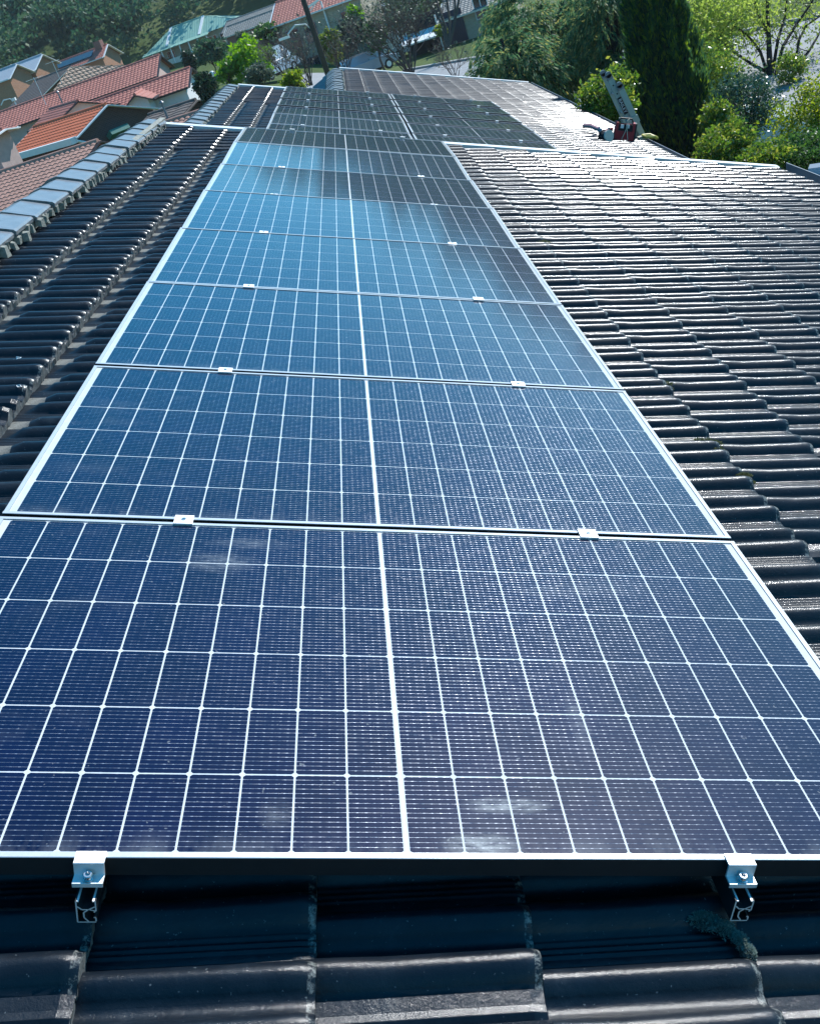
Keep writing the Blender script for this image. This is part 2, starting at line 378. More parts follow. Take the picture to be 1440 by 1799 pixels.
M['brick_dark']=brickmat('dark_brick',(.10,.055,.05),(.07,.04,.038),(.10,.09,.09))
M['brick_cream']=brickmat('cream_brick',(.40,.36,.26),(.34,.30,.21),(.36,.34,.3))
M['brick_brown']=brickmat('patterned_brown_brick',(.30,.19,.12),(.10,.06,.045),(.22,.16,.12),3.2)
def house_walls(root,v0,v1,uL,uR,w):
    a=ROOF@Vector((uL,0,w-.12)); c=ROOF@Vector((uR,0,w-.12)); g=MB()
    x2=a.x-(c.x-a.x); g.prism([(a.x,a.z),(c.x,c.z),(c.x,GZ),(x2,GZ),(x2,c.z)],v0,v1,1); link('wall',g.mesh('wall',M['brick_dark']),root,IDM)
house_walls(house,-1.3,9.50,-1.80,4.2,W1); house_walls(house2,9.62,18.1,-1.80,4.2,W2); house_walls(house2,18.22,24.2,RIDGE2,4.2,W2)
# the slope on the other side of the ridge
def back_slope(root,u,w,v0,v1,run):
    a=ROOF@Vector((u,0,w)); g=MB(); n=int((v1-v0)/PV); rows=[]
    for c in range(int(run/.30)+1):
        for dz,dr in ((.0,0),(.022,.30)):
            d=min(run,c*.30+dr); rows.append([(a.x-d*math.cos(TH),v0+(v1-v0)*j/(n*3),a.z-d*math.sin(TH)+dz+(.02 if j%3==1 else 0)) for j in range(n*3+1)])
    g.grid(rows); o=link('back_slope',g.mesh('back_slope',M['tile']),root,IDM)
back_slope(house,-1.80,W1-.045,-1.35,9.6,6.2); back_slope(house2,-1.80,W2-.01,9.62,18.2,6.2); back_slope(house2,RIDGE2-.02,W2-.01,18.2,24.4,3.2)
# ridge caps with mortar bedding
def ridge_caps(root,u,w,v0,v1,slope=0):
    rr=random.Random(int(v0*10)+3); n=int((v1-v0)/.40)
    g=MB()
    P=[(-.165,-.128),(-.15,-.098),(-.045,-.008),(0,.012),(.02,.012),(.16,.004),(.172,-.004),(.172,-.022)]
    def sec(v,s,dz): return [(x*s,v,z*s+dz) for x,z in P]
    g.grid([sec(0,1.05,.010),sec(.045,1.05,.010),sec(.055,1.0,.004),sec(.425,.97,-.004)],0)
    q=sec(0,1.05,.010); g.add(q+[(x*.93,v,z-.018) for x,v,z in q],[(i,i+1,len(P)+i+1,len(P)+i) for i in range(len(P)-1)],1)
    me=g.mesh('ridge_cap',[M['ridge'],M['tile_edge']])
    for p in me.polygons: p.use_smooth=False
    for i in range(n):
        v=v0+.40*i; ww=w+slope*(v-4.4)
        link('ridge_cap',me,root,ROOF@T(u+rr.uniform(-.006,.006),v,ww+rr.uniform(-.004,.004))@Matrix.Rotation(rr.uniform(-.015,.015),4,'Z')@Matrix.Rotation(rr.uniform(-.02,.02),4,'Y'))
    g=MB(); k=int((v1-v0)/PV*2)
    for i in range(k):
        v=v0+i*PV/2+rr.uniform(-.02,.02); ww=w+slope*(v-4.4); r=rr.uniform(.6,1.25)
        c=Vector((u+.165+rr.uniform(-.012,.02),v,ww-.035+rr.uniform(-.01,.008))); d=(.042*r,.05*r,.045)
        vs=[]; 
        for (x,y,z) in ((-1,-1,-1),(1,-.8,-1),(1.1,.9,-1),(-1,1,-1),(-.8,-.7,1),(.55,-.6,.8),(.6,.5,.9),(-.8,.8,1)):
            vs.append(c+Vector((x*d[0]/2,y*d[1]/2,z*d[2]/2))*rr.uniform(.55,1.3))
        g.add(vs,[(0,3,2,1),(4,5,6,7),(0,1,5,4),(2,3,7,6),(0,4,7,3),(1,2,6,5)])
    g.box((u+.13,(v0+v1)/2,w-.05+slope*((v0+v1)/2-4.4)),(.05,v1-v0,.04))
    link('mortar_bedding',g.mesh('mortar_bedding',M['mortar']),root,ROOF)
ridge_caps(house,-1.865,-.078,-1.4,9.5,-.0105)
ridge_caps(house2,-1.865,-.075-.4236,9.62,18.15)
ridge_caps(house2,RIDGE2,-.085-.4236,18.3,24.2)
# steel cappings over the stepped ends of the roofs
def capping(root,u0,u1,v,w,up=.075,dn=.16,name='capping'):
    g=MB(); g.prism([(v-.005,w+up-.10),(v,w+up),(v+.105,w+up+.004),(v+.105,w-dn),(v+.099,w-dn),(v+.099,w+up-.004),(v+.006,w+up-.008),(v+.001,w+up-.10)],u0,u1,0)
    link(name,g.mesh(name,M['flash']),root,ROOF)
capping(house,-1.80,4.46,9.50,W1-.072,.055,.35)
capping(house2,-1.72,RIDGE2-.02,18.15,W2+.01,.055,.3); capping(house2,RIDGE2+.12,4.46,24.25,W2+.01,.05,.25)
# eaves gutter and fascia
def gutter(root,v0,v1,w):
    g=MB(); u=4.43
    a=ROOF@Vector((u,0,w)); x,z=a.x,a.z
    g.prism([(x-.02,z-.10),(x+.11,z-.10),(x+.12,z-.005),(x+.128,z+.006),(x+.118,z+.008),(x+.108,z-.088),(x-.008,z-.088),(x-.008,z-.02),(x-.02,z-.02)],v0,v1,1)
    link('gutter',g.mesh('gutter',M['gutter']),root,IDM)
    g=MB(); g.prism([(x-.06,z-.25),(x-.03,z-.25),(x-.03,z-.03),(x-.06,z-.03)],v0,v1,1); link('fascia',g.mesh('fascia',M['cream']),root,IDM)
gutter(house,-1.35,9.55,W1-.03); gutter(house2,9.6,24.4,W2)

# ================================================================ solar panels
PW,PH,GAP=1.755,1.038,.017; PSTEP=PH+GAP
def frame_mesh():
    g=MB(); t=.011; h=.035; 
    for s in (-1,1):
        g.prism([(0,-h),(.002,-h),(.002,-.0015),(t,-.0015),(t,0),(.001,0),(0,-.001)] if s<0 else [(PH,-h),(PH,-.001),(PH-.001,0),(PH-t,0),(PH-t,-.0015),(PH-.002,-.0015),(PH-.002,-h)],-PW/2,PW/2,0)
        g.m[-1 if s<0 else -7]=1  # outer wall of the silver frame: its shade is put in as black colour
        x=PW/2*s; i=-s
        g.prism([(x,-h),(x+i*.002,-h),(x+i*.002,-.0016),(x+i*t,-.0016),(x+i*t,-.0002),(x+i*.001,-.0002),(x,-.0012)],.0005+t,PH-.0005-t,1)
        g.prism([(x,-h),(x+i*.002,-h),(x+i*.002,-.0016),(x,-.0016)],.0005,PH-.0005,1)
    for y in (.0165,PH-.0165): g.box((0,y,-h+.001),(PW-.01,.026,.002))
    for x in (-PW/2+.0165,PW/2-.0165): g.box((x,PH/2,-h+.001),(.026,PH-.06,.002))
    return g.mesh('frame',[M['alu'],M['rail_black_frame_shade']])
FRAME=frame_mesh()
g=MB(); g.box((0,PH/2,-.006),(PW-.008,PH-.008,.006)); SHEET=g.mesh('backsheet',M['sheet'])
CU,CV=.0815,.1660; MARG=.0265; MID=.0065
PU=(PW-2*MARG-MID)/20; PVV=(PH-2*.0125)/6
def cell_geo(x=0,y=0):
    a,b,c=CU/2,CV/2,.0042
    return [(x-a+c,y-b),(x+a-c,y-b),(x+a,y-b+c),(x+a,y+b-c),(x+a-c,y+b),(x-a+c,y+b),(x-a,y+b-c),(x-a,y-b+c)]
g=MB(); g.prism(cell_geo(),-.00005,.0001,2); CELL=g.mesh('solar_cell',M['cell'])
def cell_pos():
    out=[]
    for i in range(20):
        u=-PW/2+MARG+PU*(i+.5)+(MID if i>=10 else 0)
        for j in range(6): out.append((u,.0125+PVV*(j+.5)))
    return out
g=MB()
for (x,y) in cell_pos(): g.prism([(p[0],p[1]-PH/2) for p in cell_geo(x,y)],-.00005,.0001,2)
# joined cells: their wires must repeat with the cell pitch, so shift the object origin to a cell centre
CELLS=g.mesh('solar_cells',M['cell'])
g=MB(); g.box((0,PH/2,-.0029),(.0010,PH-.03,.0002)); MIDLINE=g.mesh('centre_ribbon',M['alu_w'])
ORD=['nearest','second','third','fourth','fifth','sixth','seventh','eighth']
def panel(mw,label,group,indiv,tilt=(0,0)):
    mw=mw@T(0,PH/2,0)@Matrix.Rotation(tilt[0],4,'X')@Matrix.Rotation(tilt[1],4,'Y')@T(0,-PH/2,0)
    r=empty('solar_panel',mw,label,'solar panel',group)
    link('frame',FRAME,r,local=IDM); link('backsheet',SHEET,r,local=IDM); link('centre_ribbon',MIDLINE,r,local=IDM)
    if indiv:
        for (x,y) in cell_pos(): link('solar_cell',CELL,r,local=T(x,y,-.0029))
    else: tag(link('solar_cells',CELLS,r,local=T(0,PH/2,-.0029)),kind='stuff')
    return r
tl=[(.0,.0),(.001,0),(.0,.001),(.006,0),(.014,.0),(.001,.0),(.017,.001),(-.016,.0)]
for k in range(8):
    lab=['nearest solar panel in full sun, dusty smears, front edge held by two end clamps','second solar panel up from the front edge of the near column','third solar panel up from the front edge of the near column','fourth solar panel up from the front edge of the near column','fifth solar panel up the near column, bright with reflected sky','sixth solar panel up the near column, darker right half','seventh solar panel up the near column, next to the last','eighth and last solar panel of the near column, at the roof step'][k]
    panel(ROOF@T(0,PSTEP*k,0),lab,'solar panels in the near column',k<5,(tl[k][0]+R_.uniform(-.0006,.0006),tl[k][1]))
VB=17.7148-PH-5*PSTEP
t2=[(-.012,.002),(.008,.0),(-.014,0),(-.016,.0),(-.013,.0),(-.015,0)]
rown=['front row at the roof step','second row from the front','third row from the front','fourth row from the front','fifth row from the front','rearmost row']
for r in range(6):
    for c in range(2):
        panel(ROOF@T(c*1.785,VB+PSTEP*r,-.4236),'%s solar panel of the lower far array, %s'%(('left','right')[c],rown[r]),'solar panels of the far array',False,t2[r] if c==0 else (t2[r][0]*.5-.008,.002))
# rails
def rail_mesh(len_):
    g=MB(); t=.0022
    segs=[((-.0135,0),(-.0135,-.042)),((-.0135,-.042),(.0125,-.042)),((.0125,-.0405),(.0125,-.034)),((.0125,-.0341),(.0095,-.0325)),
          ((.0135,0),(.0135,-.020)),((.0125,-.0202),(.0105,-.0225)),((-.0125,-.011),(-.006,-.017)),((-.006,-.017),(.003,-.017)),((.003,-.0172),(.0125,-.0115)),((.003,-.0168),(.0125,-.0195)),
          ((.002,-.018),(-.004,-.023)),((-.004,-.023),(-.004,-.033)),((-.004,-.033),(.002,-.041)),((-.0135,-.0012),(-.0095,-.0012)),((.0135,-.0012),(.0095,-.0012))]
    for (a,b) in segs:
        d=Vector((b[0]-a[0],b[1]-a[1])); n=Vector((-d.y,d.x)).normalized()*t/2
        g.prism([(a[0]+n.x,a[1]+n.y),(b[0]+n.x,b[1]+n.y),(b[0]-n.x,b[1]-n.y),(a[0]-n.x,a[1]-n.y)],0,len_,1,0); g.m[-6:-4]=[1,1]
        if a[1]==-.0012: g.m[-6:]=[1]*6
    return g.mesh('rail',[M['rail_black_frame_shade'],M['alu_w']])
UR=(-.4605,.511)
R1=rail_mesh(8*PSTEP+.09); R2=rail_mesh(6*PSTEP+.1)
for u,lb in zip(UR,('left mounting rail under the near panels, its cut end showing below the end clamp','right mounting rail under the near panels, its cut end showing beside the moss')):
    tag(link('mounting_rail',R1,None,ROOF@T(u,-.048,-.0355)),lb,'rail','mounting rails')
for c in range(2):
    for u,side in zip(UR,('left','right')):
        tag(link('mounting_rail',R2,None,ROOF@T(u+c*1.785,VB-.04,-.4236-.0355)),'%s mounting rail under the %s column of the far array'%(side,('left','right')[c]),'rail','mounting rails')
# clamps
def bolt_mesh():
    g=MB(); n=16; r=.0068; h=.010
    ring=lambda rr,z:[(rr*math.cos(2*math.pi*i/n),rr*math.sin(2*math.pi*i/n),z) for i in range(n)]
    rows=[ring(r,0),ring(r,h-.001),ring(r-.001,h),ring(.0036,h),ring(.0034,h-.005)]
    rows=[q+[q[0]] for q in rows]; g.grid(rows); g.add(ring(.0034,h-.005),[tuple(range(n))]); 
    rows=[ring(.0085,0),ring(.0085,.0014),ring(.0066,.0014)]; g.grid([q+[q[0]] for q in rows])
    return g.mesh('bolt',M['steel'])
BOLT=bolt_mesh()
def endclamp_mesh():
    g=MB(); w=.0215
    g.prism([(.0085,.0034),(-.014,.0034),(-.0148,.0026),(-.0150,-.019),(-.031,-.019),(-.0315,-.0195),(-.0315,-.0265),(-.0300,-.0268),(-.0295,-.0225),(-.0115,-.0225),(-.0115,.0004),(.0085,.0004)],-w,w,0)
    return g.mesh('clamp_body',M['alu_w'])
EC=endclamp_mesh()
g=MB(); g.prism([(-.0215,.0004),(.0215,.0004),(.0215,.0032),(.0205,.0040),(-.0205,.0040),(-.0215,.0032)],-.022,.022,0)
for y in (-.0062,.0062): g.box((0,y,-.017),(.042,.002,.034))
MC=g.mesh('clamp_plate',M['alu_w'])
g=MB(); n=10; q=lambda rr,z:[(rr*math.cos(2*math.pi*i/n),rr*math.sin(2*math.pi*i/n),z) for i in range(n)]
rows=[q(.0058,0),q(.0058,.0022),q(.0028,.0022),q(.0026,.0008)]; g.grid([a+[a[0]] for a in rows]); g.add(q(.0026,.0008),[tuple(range(n))]); MBOLT=g.mesh('bolt',M['steel'])
def endclamp(mw,label,group='end clamps'):
    r=empty('end_clamp',mw,label,'clamp',group); link('clamp_body',EC,r,local=IDM); link('bolt',BOLT,r,local=T(0,-.0225,-.0175)@Matrix.Rotation(.12,4,'X'))
def midclamp(mw,label):
    r=empty('mid_clamp',mw,label,'clamp','mid clamps between panels'); link('clamp_plate',MC,r,local=IDM); link('bolt',MBOLT,r,local=T(0,0,.004))
for i,u in enumerate(UR):
    sd=('left','right')[i]
    endclamp(ROOF@T(u,0,0),'%s silver end clamp with bolt on the front edge of the nearest panel'%sd)
    endclamp(ROOF@T(u,8*PSTEP-GAP,0)@Matrix.Rotation(math.pi,4,'Z'),'%s end clamp on the far edge of the near column at the roof step'%sd)
    for k in range(1,8): midclamp(ROOF@T(u,PSTEP*k-GAP/2,0),'%s mid clamp in the seam between the %s and %s panels of the near column'%(sd,ORD[k-1],ORD[k]))
    for c in range(2):
        cd=('left','right')[c]
        endclamp(ROOF@T(u+c*1.785,VB+6*PSTEP-GAP,-.4236)@Matrix.Rotation(math.pi,4,'Z'),'%s end clamp on the far edge of the %s column of the far array'%(sd,cd))
        if c==1: endclamp(ROOF@T(u+c*1.785,VB,-.4236),'%s end clamp on the near edge of the right column of the far array'%sd)
        for k in range(1,6): midclamp(ROOF@T(u+c*1.785,VB+PSTEP*k-GAP/2,-.4236),'%s mid clamp on the %s column of the far array, %s seam from the front'%(sd,cd,('first','second','third','fourth','fifth')[k-1]))

# ================================================================ moss
def leafmesh(name,C,size,mat,aspect=.5,dirs=None,spread=1.0,seed=1):
    rg=np.random.default_rng(seed); C=np.asarray(C,float); n=len(C)
    a=rg.normal(size=(n,3)); a/=np.linalg.norm(a,axis=1)[:,None]
    if dirs is not None:
        a=a*spread+np.asarray(dirs); a/=np.linalg.norm(a,axis=1)[:,None]
    b=rg.normal(size=(n,3)); b-=a*(a*b).sum(1)[:,None]; b/=np.linalg.norm(b,axis=1)[:,None]
    s=(np.asarray(size)*rg.uniform(.6,1.35,n))[:,None]
    A=a*s*.5; B=b*s*.5*aspect
    V=np.empty((n,4,3)); V[:,0]=C-A; V[:,1]=C+B+A*.1; V[:,2]=C+A; V[:,3]=C-B+A*.1
    me=bpy.data.meshes.new(name); me.vertices.add(4*n); me.vertices.foreach_set('co',V.ravel())
    me.loops.add(4*n); me.loops.foreach_set('vertex_index',np.arange(4*n,dtype=np.int32))
    me.polygons.add(n); me.polygons.foreach_set('loop_start',np.arange(0,4*n,4,dtype=np.int32)); me.polygons.foreach_set('loop_total',np.full(n,4,np.int32))
    me.materials.append(mat); me.update(calc_edges=True); me.validate(); return me
M['moss']=leafmat('grey_green_moss',(.14,.19,.17),(.26,.33,.30),trans=.2,rough=.9,spec=.1)
M['moss2']=leafmat('olive_moss',(.09,.10,.04),(.16,.17,.09),trans=.2,rough=.9,spec=.1)
def moss(pts,label,size=.008,mat='moss',n=900):
    C=[];D=[]
    for (u,v,w,ru,rv,rh) in pts:
        k=int(n*ru*rv/sum(p[3]*p[4] for p in pts))
        a=NR.uniform(0,2*math.pi,k); r=np.sqrt(NR.uniform(0,1,k)); x=r*np.cos(a); y=r*np.sin(a); z=np.sqrt(np.maximum(0,1-x*x-y*y))
        for i in range(k):
            C.append(ROOF@Vector((u+x[i]*ru*NR.uniform(.5,1),v+y[i]*rv*NR.uniform(.5,1),w+z[i]*rh))); D.append(MU*x[i]+MV*y[i]+MW*(z[i]+.3))
    o=link('moss_clump',leafmesh('moss_clump',[tuple(c) for c in C],size,M[mat],.45,[tuple(d) for d in D],.5)); tag(o,label,'moss','moss clumps on the tiles')
moss([(.470,-.018,-.110,.032,.030,.014),(.494,-.042,-.106,.022,.020,.011),(.512,-.062,-.106,.016,.02,.010),(.522,-.082,-.108,.010,.018,.009)],'grey green moss clump on the tile nose below the right end clamp',.0055,'moss',5200)
for (u,v,lb,ru,rv) in ((1.16,1.96,'olive moss patch on a tile right of the second panel',.05,.045),(1.17,2.55,'dark moss tuft on a tile edge right of the second and third panel seam',.05,.04),(1.83,2.52,'small moss tuft on a tile nose right of the roof centre',.05,.03),(1.18,1.70,'tiny moss crumbs on a tile nose level with the second panel',.03,.02),(1.18,5.1,'dark moss tuft on the sunlit tiles right of the fifth panel',.05,.05)):
    moss([(u,v,W1+SL1*v+.032,ru,rv,.010),(u-.03,v+.03,W1+SL1*v+.026,ru*.6,rv*.5,.008),(u+.01,v-.05,W1+SL1*v+.03,ru*.5,rv*.4,.008)],lb,.008,'moss2',420)

# ================================================================ neighbouring houses
def slope_geo(g,x0,x1,run,pitch,sgn,zr,p=.30,ga=.33,h=.035,step=.025,y0=0,kind='tile',mi=0):
    "tiled or ribbed slope from the ridge down towards sgn*y; ridge along x at height zr"
    n=max(2,int(round((x1-x0)/p))); cx=4
    nc=max(1,int(round(run/math.cos(pitch)/ga))) if kind=='tile' else 1
    rows=[]; cp,sp=math.cos(pitch),math.sin(pitch); tot=run/cp
    pr=[0,.75,1,.75] if kind=='tile' else [0,0,1,0]
    for c in range(nc):
        for e,(d,dz) in enumerate(((c*tot/nc,0),((c+1)*tot/nc,step if kind=='tile' else 0))):
            row=[]
            for j in range(n*cx+1):
                hh=pr[j%cx]*h+dz; x=x0+(x1-x0)*j/(n*cx)
                row.append((x,y0+sgn*(d*cp+hh*sp),zr-d*sp+hh*cp))
            rows.append(row)
    g.grid(rows,mi)
def gable_house(name,label,apex,rdir,length,hs,pitch,base,roofm,wallm,trim,cat='house',group=None,p=.30,kind='tile',hs2=None,over=.35,h=.035,trimw=.2,gablem=None,ridgem=None):
    rd=Vector((rdir[0],rdir[1],0)).normalized(); yd=Vector((0,0,1)).cross(rd)
    o=Vector((apex[0],apex[1],base)); H=apex[2]-base
    mw=Matrix(((rd.x,yd.x,0,o.x),(rd.y,yd.y,0,o.y),(0,0,1,o.z),(0,0,0,1)))
    r=empty(name,mw,label,cat,group); hs2=hs2 or hs
    for sg,run in ((1,hs),(-1,hs2)):
        g=MB(); slope_geo(g,0,length,run,pitch,sg,H,p,kind=kind,h=h); link('roof_slope',g.mesh('roof_slope',roofm),r,local=IDM)
        g=MB(); z=H-run*math.tan(pitch); g.box((length/2,sg*(run+.06),z-.03),(length,.12,.12)); link('gutter',g.mesh('gutter',trim),r,local=IDM)
        g=MB(); g.bar((-.03,sg*.0,H-.05),(-.03,sg*(run+.02),z-.05),.06,trimw,(1,0,0)); link('barge_board',g.mesh('barge_board',trim),r,local=IDM)
        g=MB(); g.bar((length+.03,sg*.0,H-.05),(length+.03,sg*(run+.02),z-.05),.06,trimw,(1,0,0)); link('barge_board',g.mesh('barge_board',trim),r,local=IDM)
    g=MB(); g.tube([(0,0,H+.01),(length,0,H+.01)],.11,8); link('ridge_cap',g.mesh('ridge_cap',ridgem or roofm),r,local=IDM)
    tp=math.tan(pitch); a,b=hs-over,hs2-over
    g=MB(); g.prism([(a,0),(a,H-hs*tp+over*tp-.06),(0,H-.08),(-b,H-hs2*tp+over*tp-.06),(-b,0)],.3,length-.3,0); link('wall',g.mesh('wall',wallm),r,local=IDM)
    if gablem:
        g=MB(); g.prism([(a-.02,H-hs*tp+over*tp-.1),(0,H-.12),(-b+.02,H-hs2*tp+over*tp-.1)],.27,.298,0); link('gable',g.mesh('gable',gablem),r,local=IDM)
    return r
def hip(r,x0,zr,run,dz,yl,yr,mat,sx,p=.3,ga=.33,h=.035,step=.025,kind='tile'):
    "triangular hip slope falling from the ridge end at x0 in the direction sx"
    g=MB(); nc=max(1,int(math.hypot(run,dz)/ga)) if kind=='tile' else 6; cx=4; n=max(3,int((yl+yr)/p)); rows=[]; pr=[0,.75,1,.75] if kind=='tile' else [0,0,1,0]
    for c in range(nc):
        for f,up in ((c/nc,0),((c+1)/nc,step if kind=='tile' else 0)):
            f=max(f,.004); rows.append([(x0+sx*run*f,max(-yr*f,min(yl*f,(-yr+(yl+yr)*j/(n*cx)))),zr-dz*f+up+pr[j%cx]*h) for j in range(n*cx+1)])
    g.grid(rows); link('hip_slope',g.mesh('hip_slope',mat),r,local=IDM)
def tri(r,x0,sx,run,hs,zr,dz,mat,p=.4,h=.02):
    "triangular front piece of a hipped roof between the ridge end and the eave corner"
    g=MB(); n=int(run/p); rows=[]; pr=[0,0,1,0]
    for k in range(25):
        f=k/24; rows.append([(x0+sx*min(run*f,run*j/(n*4)),hs*f+pr[j%4]*h*.4,zr-dz*f+pr[j%4]*h) for j in range(n*4+1)])
    g.grid(rows); link('front_slope',g.mesh('front_slope',mat),r,local=IDM)
def winbox(r,c,size,axis,frame=None,name='window'):
    "window on a wall; axis: the wall normal (0:x 1:y, signed)"
    fr=MB(); ax=abs(axis)-1; s=1 if axis>0 else -1
    w,h=size; t=.05
    def bx(g,du,dz,ww,hh,dep,off):
        p=[0,0,0]; d=[0,0,0]; p[ax]=c[ax]+s*off; p[1-ax]=c[1-ax]+du; p[2]=c[2]+dz; d[ax]=dep; d[1-ax]=ww; d[2]=hh; g.box(p,d)
    for du in (-w/2,0,w/2): bx(fr,du,0,t,h+t,.06,.03)
    for dz in (-h/2,h/2): bx(fr,0,dz,w+t,t,.062,.031)
    o=link(name,fr.mesh(name,frame or M['white']),r,local=IDM)
    pn=MB(); bx(pn,0,0,w,h,.02,.012); link('pane',pn.mesh('pane',M['glass']),o,WM[r])
def tilecol(name,c,c2): return pm(name,c,.75,.4,2.5,.2,col2=c2,bscale=30)
M['t_orange']=tilecol('orange_terracotta',(.62,.16,.07),(.48,.12,.05)); M['t_red']=tilecol('red_terracotta',(.46,.17,.13),(.34,.12,.09))
M['t_pink']=tilecol('pinkish_terracotta',(.46,.25,.19),(.32,.17,.13)); M['t_brown']=tilecol('brown_concrete_tile',(.17,.13,.11),(.10,.08,.07)); M['t_grey']=tilecol('grey_concrete_tile',(.26,.26,.24),(.17,.17,.16))
M['m_green']=pm('green_colour_steel',(.27,.47,.38),.45,.12,.8,metal=.1); M['m_grey']=pm('pale_grey_colour_steel',(.42,.46,.50),.45,.12,.8,metal=.15); M['t_tan']=tilecol('tan_tile',(.40,.28,.20),(.28,.19,.13))
M['trim_dark']=pm('dark_brown_trim',(.035,.028,.03),.5,.3,4)
M['render']=pm('white_render',(.70,.71,.72),.8,.12,2); M['pinkwall']=pm('pink_render',(.55,.40,.36),.85,.2,3)
CR_R=Vector((CR[0][0],CR[1][0],0)).normalized()       # horizontal right of the view
CR_F=Vector((-CR[0][2],-CR[1][2],0)).normalized()     # horizontal forward
def hd(r,f): return (CR_R*r+CR_F*f)
def hz(p,base): return Vector((p.x,p.y,p.z))
# orange roof with dark brick gable
h1=gable_house('brick_house','orange terracotta roofed house with white bargeboards and dark brick gable',at(186,183,56),hd(-.72,.69),8,2.6,rad(20),.2,M['t_orange'],M['brick_dark'],M['white'],hs2=3.4,trimw=.34)
zz=at(186,183,56).z-.2; ev=zz-2.6*math.tan(rad(20))
g=MB(); g.box((4.2,2.78,ev-.12),(8.4,.42,.34)); link('soffit',g.mesh('soffit',M['white']),h1,local=IDM)
g=MB(); g.tube([(-.12,2.7,ev-.2),(-.12,2.2,ev-.45),(.2,1.9,ev-.5),(.2,1.9,0)],.07,8); link('downpipe',g.mesh('downpipe',M['white']),h1,local=IDM)
g=MB(); g.bar((.0,.6,ev-.55),(.0,-.7,ev-.55),.55,.28,(.5,0,1)); link('window_awning',g.mesh('window_awning',pm('teal_awning',(.05,.22,.18),.6,.2,3)),h1,local=IDM)
# pinkish tiled lean roofs just beyond our ridge
gable_house('tiled_garage','low pinkish tiled roof in shadow line just beyond the near ridge caps',at(172,247,44),hd(-.93,.36),9.5,4.2,rad(20),-.3,M['t_pink'],M['brick_dark'],M['trim_dark'],cat='garage',hs2=.8,h=.05)
gable_house('tiled_garage','short pinkish tiled roof peeping over the far ridge below the dark carport',at(368,190,44),hd(-.93,.36),4.6,2.6,rad(20),-.3,M['t_pink'],M['brick_dark'],M['trim_dark'],cat='garage',hs2=.6,h=.05)
gable_house('carport','brown slab roofed carport with dark end between white walls and our ridge',at(344,175,52),hd(-.90,.43),3.2,2.0,rad(14),.2,M['t_brown'],M['trim_dark'],M['t_brown'],cat='carport',p=1.0,h=.03)
# small roof fittings: vents and aerials on the neighbours
def fitting(kind,label,px,py,d):
    p=at(px,py,d); r=empty(kind,T(*p),label,'roof vent' if kind=='roof_vent' else 'aerial')
    g=MB()
    if kind=='roof_vent':
        g.tube([(0,0,-.5),(0,0,.35)],.06,8); link('pipe',g.mesh('pipe',M['gutter']),r,local=IDM); g=MB(); g.tube([(0,0,.35),(0,0,.37),(0,0,.47)],[.11,.12,.03],8); link('cowl',g.mesh('cowl',M['gutter']),r,local=IDM)
    else:
        g.tube([(0,0,-.6),(0,0,1.5)],.025,5); link('mast',g.mesh('mast',M['alu_w']),r,local=IDM); g=MB(); g.bar(-CR_R*.7+Vector((0,0,1.4)),CR_R*.7+Vector((0,0,1.4)),.03,.03)
        for i in range(7): e=CR_R*(-.65+.2*i); g.bar(e+Vector((0,0,1.4))-CR_F*.3,e+Vector((0,0,1.4))+CR_F*.3,.018,.018)
        link('antenna',g.mesh('antenna',M['alu_w']),r,local=IDM)
fitting('roof_vent','dark vent pipe standing on the upper long red roof',105,170,79); fitting('roof_vent','dark vent pipe on the brown slab carport roof',289,193,51.5)
fitting('aerial','television aerial above the brown patterned gable',104,135,96); fitting('aerial','television aerial on the upper long red roof near its left end',75,170,79.5)
# two long red roofs
gable_house('long_house','long red tiled roof, upper of the two parallel red roofs',at(280,96,80),hd(-1,.02),15.5,3.2,rad(22),1,M['t_red'],M['pinkwall'],M['trim_dark'],group='long red roofs',hs2=2.9)
r=gable_house('long_house','long red tiled roof with white cross gable, lower of the two parallel red roofs',at(334,118,70),hd(-1,.03),9,2.5,rad(22),1,M['t_red'],M['render'],M['trim_dark'],group='long red roofs',hs2=2.3)
gable_house('gable_wing','small white gabled wing with dark bargeboards in front of the lower red roof',at(236,166,66),hd(.05,1),4,1.15,rad(30),1,M['t_red'],M['render'],M['trim_dark'],cat='house wing',hs2=1.0)
gable_house('gable_wing','white gabled end with broad dark bargeboards left of the orange roof',at(136,177,64),hd(-.45,.9),7,2.0,rad(22),1,M['t_red'],M['render'],M['trim_dark'],cat='house wing',hs2=2.4,trimw=.3)
gable_house('render_house','pale pink rendered house with white fascia at the left edge',at(6,226,48),hd(-.95,.3),5,1.2,rad(8),0,M['t_red'],M['pinkwall'],M['white'],hs2=1.0,trimw=.3)
# brown patterned gable
r=gable_house('brown_gable_house','brown patterned gable with cream bargeboards behind the upper red roof',at(123,117,98),hd(-.5,.87),12,3.9,rad(22),1,M['t_brown'],M['brick_brown'],M['cream'],hs2=5.2,trimw=.4)
Hh=at(123,117,98).z-1; hip(r,-.05,Hh-.05,2.6,1.75,3.8,5.1,tilecol('brown_shingle',(.42,.30,.22),(.26,.17,.12)),-1,h=.08,p=.42,ga=.5,step=.09)
